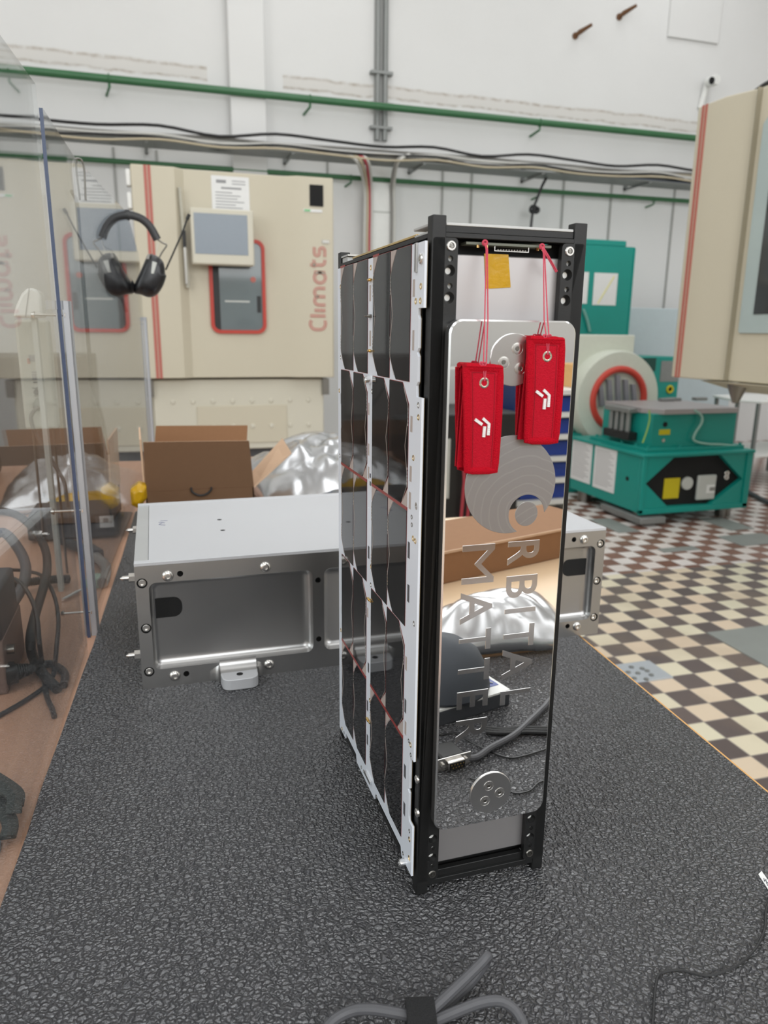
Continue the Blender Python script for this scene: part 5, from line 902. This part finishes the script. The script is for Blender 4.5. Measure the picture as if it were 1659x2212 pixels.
tag(MB().tube(path([(-20, 1240, .60), (15, 1245, .60), (45, 1260, .57), (68, 1295, .53), (80, 1335, .48), (85, 1390, .44), (92, 1440, None), (100, 1500, None), (112, 1530, None), (120, 1548, None)], .0028), 0.0028, 8).build('thin_cable', M_BLKC), 'thin black cable crossing the wood and ending at the mat edge', 'cable')
rp = path([(-10, 1262, .74), (40, 1260, .76), (100, 1253, .78), (150, 1250, .80)], .0065); L_ = len(rp)
rp = spline(rp, 4); tag(MB().sweep(rp, lambda t: circ(0, 0, 0.0052+0.0018*(1 if int(t*(len(rp)-1)) % 2 else 0), 12)).build('ribbed_conduit', M_BLKC), 'ribbed black conduit lying across behind the clear screen', 'hose')
pg_ = thing('power_plug', 'black moulded plug with ribbed strain relief lying on the wood', 'plug', atz(40, 1452, 0.0))
pp = [clampx(atz(x, y_, 0.014), .012) for x, y_ in ((-60, 1448), (-10, 1454), (22, 1455), (34, 1452))]
MB().sweep(pp, lambda t: rrect(-0.0135+0.003*t, 0.0135-0.003*t, -0.011, 0.011, 0.005, 3)).build('plug_body', M_BLKC, pg_)
sr = [clampx(atz(34+k*5.0, 1452-k*1.1, 0.013), .01) for k in range(8)]; b = MB()
for k in range(7): b.cyl(sr[k].lerp(sr[k+1], 0.12), sr[k].lerp(sr[k+1], 0.80), 0.0098-0.0006*k, seg=14)
b.tube(sr, 0.0052, 10); b.build('strain_relief', M_RUB, pg_)
cp_ = [sr[7]]+path([(85, 1438, None), (105, 1434, None), (120, 1438, None), (140, 1455, None), (158, 1478, None)], .0045); MB().tube(cp_, 0.0045, 10).build('plug_cable', M_BLKC, pg_)
IA = thing('instrument', 'pale grey instrument panel with sockets behind the clear screen', 'instrument', (-0.40, 0.84, -0.005))
iy = 0.82; i0, i1, i2, i3 = aty(30, 690, iy), aty(112, 690, iy), aty(128, 926, iy), aty(57, 926, iy)
MB().box(i0.x, aty(113, 800, iy).x, iy, iy+0.035, i2.z, i0.z).build('instrument_body', mat('instrument_grey', rgb(186, 186, 176), 0.5), IA, bevel=0.004)
MB().cyl((i0.x+0.006, iy+0.028, -0.005), (i0.x+0.006, iy+0.028, i2.z), 0.002, seg=10).build('stand_leg', M_STEELD, IA); MB().cyl((i2.x-0.012, iy+0.028, -0.005), (i2.x-0.012, iy+0.028, i2.z), 0.002, seg=10).build('stand_leg', M_STEELD, IA)
def ipt(px, py): return aty(px, py, iy-0.0005)
for (px, py, w, h_, m_) in ((70, 774, .010, .010, M_INK), (62, 780, .004, .008, mat('pale_red_print', rgb(186, 130, 120), 0.6)), (75, 804, .009, .002, M_INK), (74, 814, .006, .009, M_INK), (79, 826, .009, .002, M_INKD), (88, 815, .003, .012, M_INK)):
    q = ipt(px, py); MB().box(q.x-w/2, q.x+w/2, iy-0.0008, iy+0.0002, q.z-h_/2, q.z+h_/2).build('panel_print', m_, IA, smooth=False)
for (txt, px, py, hh) in (('ALARM', 78, 838.5, 0.0026), ('OUTPUT', 82, 855, 0.0026)):
    q = ipt(px, py); ww = 0.0115 if txt == 'ALARM' else 0.0125; b = MB()
    c = bpy.data.curves.new('t', 'FONT'); c.body = txt; c.size = 1; c.extrude = 0.02; o = bpy.data.objects.new('t', c); COL.objects.link(o)
    dg = bpy.context.evaluated_depsgraph_get(); dg.update(); me = bpy.data.meshes.new_from_object(o.evaluated_get(dg)); mx_ = max(v.co.x for v in me.vertices); my_ = max(v.co.y for v in me.vertices)
    b.add([(q.x-ww/2+v.co.x/mx_*ww, iy-0.0008+0.0006*(v.co.z > 0), q.z-hh/2+v.co.y/my_*hh) for v in me.vertices], [tuple(p.vertices) for p in me.polygons]); bpy.data.objects.remove(o); bpy.data.curves.remove(c)
    b.build('panel_lettering', M_INKD, IA, smooth=False)
q = ipt(79, 847); MB().cyl((q.x, iy-0.002, q.z), (q.x, iy+.001, q.z), 0.0042).build('output_socket', M_DGREY, IA)
q = ipt(88, 869); MB().lathe([(0.0085, 0.0), (0.0085, -0.010), (0.006, -0.016), (0.004, -0.018), (0, -0.018)], (q.x, iy, q.z), (0.3, 1, 0.5), 20).build('grey_plug', mat('plug_grey', rgb(118, 120, 112), 0.5), IA)
lead2 = [aty(x, y_, iy-0.02) for x, y_ in ((82, 878), (70, 893), (67, 905), (74, 930), (95, 965), (118, 1005), (138, 1040), (143, 1070), (146, 1095))]
MB().tube(spline([clampx(p) for p in lead2], 6), 0.0030, 8).build('grey_lead', mat('lead_grey', rgb(104, 100, 96), 0.5), IA)
wd = [aty(x, y_, 0.74) for x, y_ in ((27, 685), (34, 660), (46, 634), (57, 624), (68, 621), (80, 626), (88, 640), (93, 686))]
wc = thing('white_cover', 'white rounded plastic cover with a centre seam behind the clear screen', 'cover', sum(wd, Vector())/8)
MB().prism([(p.x, p.z) for p in wd], 'y', 0.74, 0.785).build('cover_shell', M_WHITEP, wc, bevel=0.004)
MB().tube([aty(63, 623, .7393), aty(55, 685, .7393)], 0.0005, 4).build('seam', M_INK, wc); MB().box(wd[3].x, wd[4].x, 0.755, 0.775, -0.005, wd[0].z+0.002).build('support_rod', M_LGREY, wc)
bx_ = thing('brown_case', 'brown boxy equipment case with a side knob at the left picture edge', 'case', (-0.36, 0.50, -0.005)); e0 = atz(18, 1500, -0.005); e1 = aty(12, 1385, e0.y); e2 = aty(0, 1290, e0.y)
MB().box(e0.x-0.18, e0.x, e0.y, e0.y+0.12, -0.005, e1.z).build('case_body', mat('mauve_brown_case', rgb(120, 100, 92), 0.5), bx_, bevel=0.002); MB().box(e0.x-0.18, e0.x+0.001, e0.y-0.002, e0.y+0.10, e1.z, e1.z+0.055).build('case_lid', M_DGREY, bx_, bevel=0.004)
q = aty(22, 1402, e0.y+.02); MB().cyl((e0.x, q.y, q.z), (e0.x+0.008, q.y, q.z), 0.0055, seg=16).build('side_knob', M_STEELD, bx_)
def gz(px, py, h=0.0): return clampx(atz(px, py, -0.005+h), 0.006)
ca = thing('cable_connector', 'black cable connector with clear braided hose lying behind the screen post', 'connector', gz(200, 1185)); c0, c1, c2, c3 = gz(128, 1168, .012), gz(155, 1176, .012), gz(186, 1188, .012), gz(208, 1202, .012)
MB().tube([c0, c0.lerp(c1, .5), c1], lambda t: 0.006+0.003*t, 12).build('strain_relief', M_RUB, ca); MB().sweep([c2, c3], rrect(-.013, .013, -.011, .011, .003, 3)).build('connector_body', M_DGREY, ca); MB().tube([c1, c2], 0.009, 12).build('neck', M_RUB, ca)
h0 = [gz(208, 1203, .012), gz(228, 1222, .011), gz(250, 1243, .010), gz(266, 1256, .010)]; MB().tube(spline(h0, 5), 0.0085, 12).build('braided_hose', mat('braided_hose_grey', rgb(150, 142, 136), 0.4), ca)
mc = gz(232, 1262, .0); tag(MB().lathe([(0.016, 0), (0.017, 0.004), (0.014, 0.014), (0.006, 0.018), (0, 0.019)], (mc.x-0.012, mc.y, -0.005), (0, 0, 1), 24).build('rubber_foot_pad', M_MINT), 'pale mint rubber cap on the wood beside the mat edge', 'cap')
rd = [gz(135, 1295, .004), gz(168, 1277, .004)]; tag(MB().tube(rd, 0.0022, 8).tube([p+Vector((0.004, 0.004, 0)) for p in rd], 0.0022, 8).build('metal_rods', M_STEEL), 'pair of thin steel rods lying on the wood by the screen post', 'rod')
cl_ = thing('dark_strap_bundle', 'dark green straps and grey disc at the lower left behind the screen', 'strap', gz(20, 1740))
MB().sweep(spline([gz(-40, 1690, .02), gz(0, 1700, .02), gz(30, 1718, .02), gz(55, 1738, .018), gz(72, 1752, .014)], 5), rrect(-.006, .006, -.002, .002, .001, 2)).build('strap', mat('dark_green_webbing', (0.018, 0.026, 0.022), 0.6), cl_)
MB().sweep(spline([gz(-40, 1660, .016), gz(0, 1682, .016), gz(40, 1712, .014), gz(80, 1735, .010)], 5), rrect(-.004, .004, -.002, .002, .001, 2)).build('strap', mat('dark_green_webbing', (0.018, 0.026, 0.022), 0.6), cl_)
MB().sweep(spline([gz(-30, 1710, .012), gz(5, 1745, .012), gz(22, 1780, .010), gz(45, 1805, .008)], 5), rrect(-.006, .006, -.002, .002, .001, 2)).build('strap', mat('dark_green_webbing', (0.018, 0.026, 0.022), 0.6), cl_)
dq_ = gz(10, 1830, .0); MB().lathe([(0.034, 0), (0.034, 0.004), (0.030, 0.006), (0, 0.006)], (dq_.x-0.036, dq_.y-0.004, -0.005), (0, 0, 1), 36).build('grey_disc', mat('slate_grey_plastic', rgb(96, 104, 110), 0.4), cl_)
# ================================================================== LOOSE CABLES ON THE MAT (foreground)
gc = thing('cable_bundle', 'grey cable loops tied with black velcro at the bottom of the picture', 'cable', atz(905, 2190, 0))
def g_(px, py, h): return atz(px, py, h)
MB().tube(spline([g_(925, 2190, .010), g_(970, 2148, .013), g_(1010, 2110, .016), g_(1040, 2080, .019), g_(1052, 2066, .020), g_(1050, 2076, .013), g_(1020, 2118, .0045), g_(985, 2152, .004), g_(930, 2200, .005)], 6), 0.0031, 10).build('cable_loop', M_CABLE, gc)
MB().tube(spline([g_(690, 2240, .004), g_(720, 2205, .006), g_(760, 2184, .008), g_(800, 2180, .010), g_(850, 2187, .010), g_(890, 2196, .009), g_(920, 2210, .006)], 6), 0.0031, 10).build('cable_loop', M_CABLE, gc)
MB().tube(spline([g_(890, 2222, .006), g_(935, 2207, .008), g_(990, 2184, .010), g_(1040, 2166, .011), g_(1080, 2163, .010), g_(1110, 2180, .007), g_(1130, 2212, .004), g_(1136, 2250, .004), Vector((0.06, -0.155, .0035)), Vector((0.098, -0.170, .0038))], 6), 0.0031, 10).build('cable_loop', M_CABLE, gc)
vA = g_(906, 2196, .009); MB().sweep([vA+Vector((-0.0075, 0.001, 0)), vA+Vector((0.0085, -0.003, 0))], rrect(-.0095, .0095, -.0075, .0065, .003, 4)).build('velcro_tie', M_VELCRO, gc)
wp_ = [g_(x, y_, .0012) for x, y_ in ((1670, 1930), (1655, 1965), (1652, 2005), (1635, 2045), (1600, 2080), (1560, 2100), (1520, 2107), (1470, 2096), (1440, 2098), (1422, 2108), (1415, 2140), (1412, 2180), (1408, 2230))]
tag(MB().tube(spline(wp_, 6), 0.00085, 6).build('thin_wire', M_BLKC), 'thin black wire curling across the mat at the lower right', 'wire')
lp_ = [g_(1638, 1889, .0004), g_(1645, 1882, .0004), g_(1690, 1945, .0004), g_(1680, 1954, .0004)]; ls = thing('paper_strip', 'narrow white paper strip with dark print on the mat at right', 'label', lp_[0])
MB().prism([(p.x, p.y) for p in lp_], 'z', 0.0002, 0.0007).build('strip', M_PAPER, ls, smooth=False); b = MB()
for sg in (((1650, 1897), (1651.5, 1904)), ((1651.5, 1904), (1655, 1899)), ((1655, 1902), (1656.5, 1909)), ((1657, 1907), (1660, 1906)), ((1657, 1907), (1658, 1913)), ((1658, 1913), (1661, 1913))):
    b.tube([g_(*sg[0], .0008), g_(*sg[1], .0008)], 0.00022, 4)
b.build('printed_characters', M_INKD, ls)
# ================================================================== THINGS IN FRONT OF THE MIRROR PANEL (seen by reflection)
YM = -0.0100
def mz(px, py, z=0.0):            # point on the level z whose reflection in the panel sits at the pixel
    P = aty(px, py, YM); d = ray(px, py); d = Vector((d.x, -d.y, d.z)); return P+d*((z-P.z)/d.z)
def my(px, py, y):
    P = aty(px, py, YM); d = ray(px, py); d = Vector((d.x, -d.y, d.z)); return P+d*((y-P.y)/d.y)
dv = thing('serial_connector', 'nine pole connector with metal flange and grey cable on the mat, seen in the mirror', 'connector', mz(985, 1640))
y0 = -0.176; fA, fB = mz(947, 1668, 0.0), mz(1012, 1650, 0.0)
ux = (fB-fA); ux.z = 0; L_ = ux.length; ux.normalize(); uy = Vector((-ux.y, ux.x, 0)); cN = (fA+fB)/2+Vector((0, 0, 0.0065))
if uy.y < 0: uy = -uy
MB().obox(cN, ux, uy, (0, 0, 1), L_/2+0.002, 0.0006, 0.0063).build('flange', M_STEEL, dv, bevel=0.0004)
MB().obox(cN+uy*0.003, ux, uy, (0, 0, 1), 0.0088, 0.003, 0.0042).build('shell', M_STEEL, dv, bevel=0.0010); MB().obox(cN+uy*0.0063, ux, uy, (0, 0, 1), 0.0080, 0.0004, 0.0034).build('insert', M_RUB, dv)
for k in range(9): MB().cyl(cN+ux*(-0.0062+0.0031*(k if k < 5 else k-4.5))+Vector((0, 0, 0.0015 if k < 5 else -0.0015))+uy*0.0062, cN+ux*(-0.0062+0.0031*(k if k < 5 else k-4.5))+Vector((0, 0, 0.0015 if k < 5 else -0.0015))+uy*0.0070, 0.0007, seg=8).build('pin_socket', M_GOLD, dv)
for sgn in (-1, 1): MB().cyl(cN+ux*sgn*0.0122+uy*0.0002, cN+ux*sgn*0.0122+uy*0.003, 0.0022, seg=6).build('jack_screw', M_STEEL, dv)
MB().obox(cN-uy*0.012, ux, uy, (0, 0, 1), 0.012, 0.012, 0.0064).build('hood', M_RUB, dv, bevel=0.002)
cpts = [cN-uy*0.018, mz(1020, 1638, .004), mz(1060, 1615, .004), mz(1110, 1588, .004), mz(1150, 1552, .004), mz(1175, 1528, .004), mz(1200, 1505, .004), Vector((0.29, -0.25, 0.004)), Vector((0.36, -0.24, 0.004))]
MB().tube(spline(cpts, 6), 0.0032, 10).build('grey_cable', M_CABLE, dv)
for k in range(3): tag(MB().tube(spline([mz(1050, 1572+k*5, .003), mz(1090, 1576+k*4, .003), mz(1130, 1572+k*5, .003), mz(1180, 1573+k*5, .003), mz(1215, 1572+k*6, .003), mz(1260, 1560+k*4, .003)], 5), 0.0022, 8).build('black_lead', M_BLKC), ('black lead lying furthest from the mirror panel in the trio on the mat', 'black lead lying in the middle of the trio on the mat', 'black lead lying closest to the mirror panel in the trio on the mat')[k], 'cable', 'black leads reflected in the mirror panel')
tag(MB().tube(spline([mz(948, 1588, .0012), mz(985, 1584, .0012), mz(1020, 1604, .0012), mz(1060, 1624, .0012), mz(1100, 1637, .0012), mz(1135, 1632, .0012), mz(1180, 1618, .0012)], 6), 0.0009, 6).build('thin_wire', M_BLKC), 'thin black wire near the connector, seen in the mirror panel', 'wire')
# flat white device box with a dark dome on it
b0, b1 = mz(945, 1537, 0.018), mz(1102, 1490, 0.018)
db = thing('flat_white_box', 'flat white topped box under the slate dome, seen in the mirror', 'box', ((b0+b1)/2).xy.to_3d())
w_ = (b1-b0); w_.z = 0; wl_ = w_.length; w_.normalize(); wn_ = Vector((w_.y, -w_.x, 0))
if wn_.y > 0: wn_ = -wn_
p0_, p1_2 = b0-w_*0.06, b1; MB().prism([(p.x, p.y) for p in (p0_, p1_2, p1_2+wn_*0.085, p0_+wn_*0.085)], 'z', 0.0, 0.0165).build('box_base', M_DGREY, db, bevel=0.001); MB().prism([(p.x, p.y) for p in (p0_, p1_2, p1_2+wn_*0.085, p0_+wn_*0.085)], 'z', 0.0165, 0.0185).build('white_top', M_WHITEP, db)
bl = mz(1050, 1476, 0.0187); MB().obox(bl, w_, wn_, (0, 0, 1), 0.010, 0.009, 0.0003).build('blue_label', M_BLUE, db); b = MB()
for s_ in (((-.006, .004), (-.002, -.003)), ((-.002, -.003), (.002, .003)), ((.002, .003), (.006, -.004))): b.tube([bl+w_*s_[0][0]+wn_*s_[0][1]+Vector((0, 0, .0005)), bl+w_*s_[1][0]+wn_*s_[1][1]+Vector((0, 0, .0005))], 0.0009, 5)
b.build('white_mark', M_WHITEP, db)
dm = (b0+w_*0.035+wn_*0.045); tag(MB().lathe([(0.050, 0.0), (0.053, 0.004), (0.050, 0.022), (0.040, 0.040), (0.022, 0.052), (0, 0.056)], (dm.x, dm.y, 0.0188), (0, 0, 1), 48).build('slate_dome', M_DOME), 'slate grey rounded dome resting on the flat white box', 'dome')
crumple('foil_bag', [(0.150, -0.47, 0), (0.150, -0.37, 0), (0.345, -0.352, 0), (0.37, -0.52, 0)], 0.045, M_FOIL, 9.2, 'crumpled silver foil bag at the mat end, seen in the mirror panel', 'bag', amp=0.016, freq=11)
# carton on the desk
k0, k1 = mz(957, 1255), mz(1205, 1200); kd = (k1-k0).normalized(); kn = Vector((kd.y, -kd.x, 0))
if kn.y > 0: kn = -kn
ck = thing('carton', 'large brown carton on the pale desk, seen in the mirror panel', 'box', ((k0+k1)/2).xy.to_3d()); A0 = k0-kd*0.10; A1 = k1+kd*0.12; hz = my(1080, 1166, ((k0+k1)/2).y).z; bk_ = mz(1080, 1104, hz); dpt_ = (bk_-k0).dot(kn)
MB().prism([(p.x, p.y) for p in (A0, A1, A1+kn*dpt_, A0+kn*dpt_)], 'z', -0.006, hz).build('carton_body', M_CARD, ck, bevel=0.002); zt2 = hz-0.002
MB().prism([(p.x, p.y) for p in (A0-kn*0.003, A1-kn*0.003, A1, A0)], 'z', zt2-0.002, zt2+0.002).build('edge_highlight', M_CARDL, ck)  # pale strip paints a highlight along the carton's top edge
# shelf rack with blue bins, dark machines and lockers along the front wall
RK = thing('shelf_rack', 'white shelf rack with navy sides by the front wall', 'shelf', (2.55, -3.9, FZ))
for k in range(6): MB().box(1.98, 3.1, -4.2, -3.7, FZ+0.12+k*0.14, FZ+0.15+k*0.14).build('shelf_board', M_WHITEP, RK)
for x in (1.95, 3.1): MB().box(x, x+0.03, -4.2, -3.7, FZ, 0.08).build('side_frame', M_NAVY, RK)
for k in range(5): tag(MB().box(2.04, 2.95, -4.12, -3.74, FZ+0.151+k*0.14, FZ+0.245+k*0.14).build('blue_bin', M_BLUE, bevel=0.006), 'blue storage bin on the white shelf rack, %s shelf' % ('lowest', 'second lowest', 'middle', 'second highest', 'topmost')[k], 'bin', 'blue bins on the shelf rack')
MC = thing('black_cabinet', 'black equipment cabinet by the front wall left of the blue bins', 'cabinet', (1.45, -3.8, FZ)); MB().box(1.20, 1.90, -4.1, -3.5, FZ, -0.06).build('cabinet_body', M_RUB, MC, bevel=0.01); MB().box(1.30, 1.45, -3.515, -3.495, -0.55, -0.20).build('grey_door', M_LGREY, MC)
for x in (1.52, 1.56): MB().tube([(x, -3.47, -0.25), (x+0.01, -3.46, -0.45), (x, -3.47, -0.7)], 0.010, 8).build('red_hose', M_REDC, MC)
tag(MB().box(1.28, 1.62, -4.45, -4.2, FZ, 0.45).build('grey_locker', mat('locker_grey', rgb(206, 208, 214), 0.35), bevel=0.01), 'pale grey locker behind the black cabinet by the front wall', 'locker')
tag(MB().box(1.72, 1.92, -4.56, -4.3, FZ, 0.16).build('white_door_panel', M_WHITEP, bevel=0.01), 'white upright panel leaning beside the pale grey locker', 'panel')
tag(MB().box(1.32, 1.58, -4.44, -4.22, 0.451, 0.60).build('brown_parcel', M_CARDD, bevel=0.004), 'brown parcel on top of the pale grey locker', 'box'); tag(MB().box(2.45, 2.70, -4.15, -3.8, FZ+0.15+5*0.14+0.001, 0.20).build('tan_box', M_TAN, bevel=0.004), 'tan wooden box on top of the shelf rack', 'box')
tag(MB().box(0.4, 1.1, -4.3, -3.7, FZ, 0.25).build('plywood_chest', M_TAN, bevel=0.01), 'tan plywood chest by the front wall', 'chest')
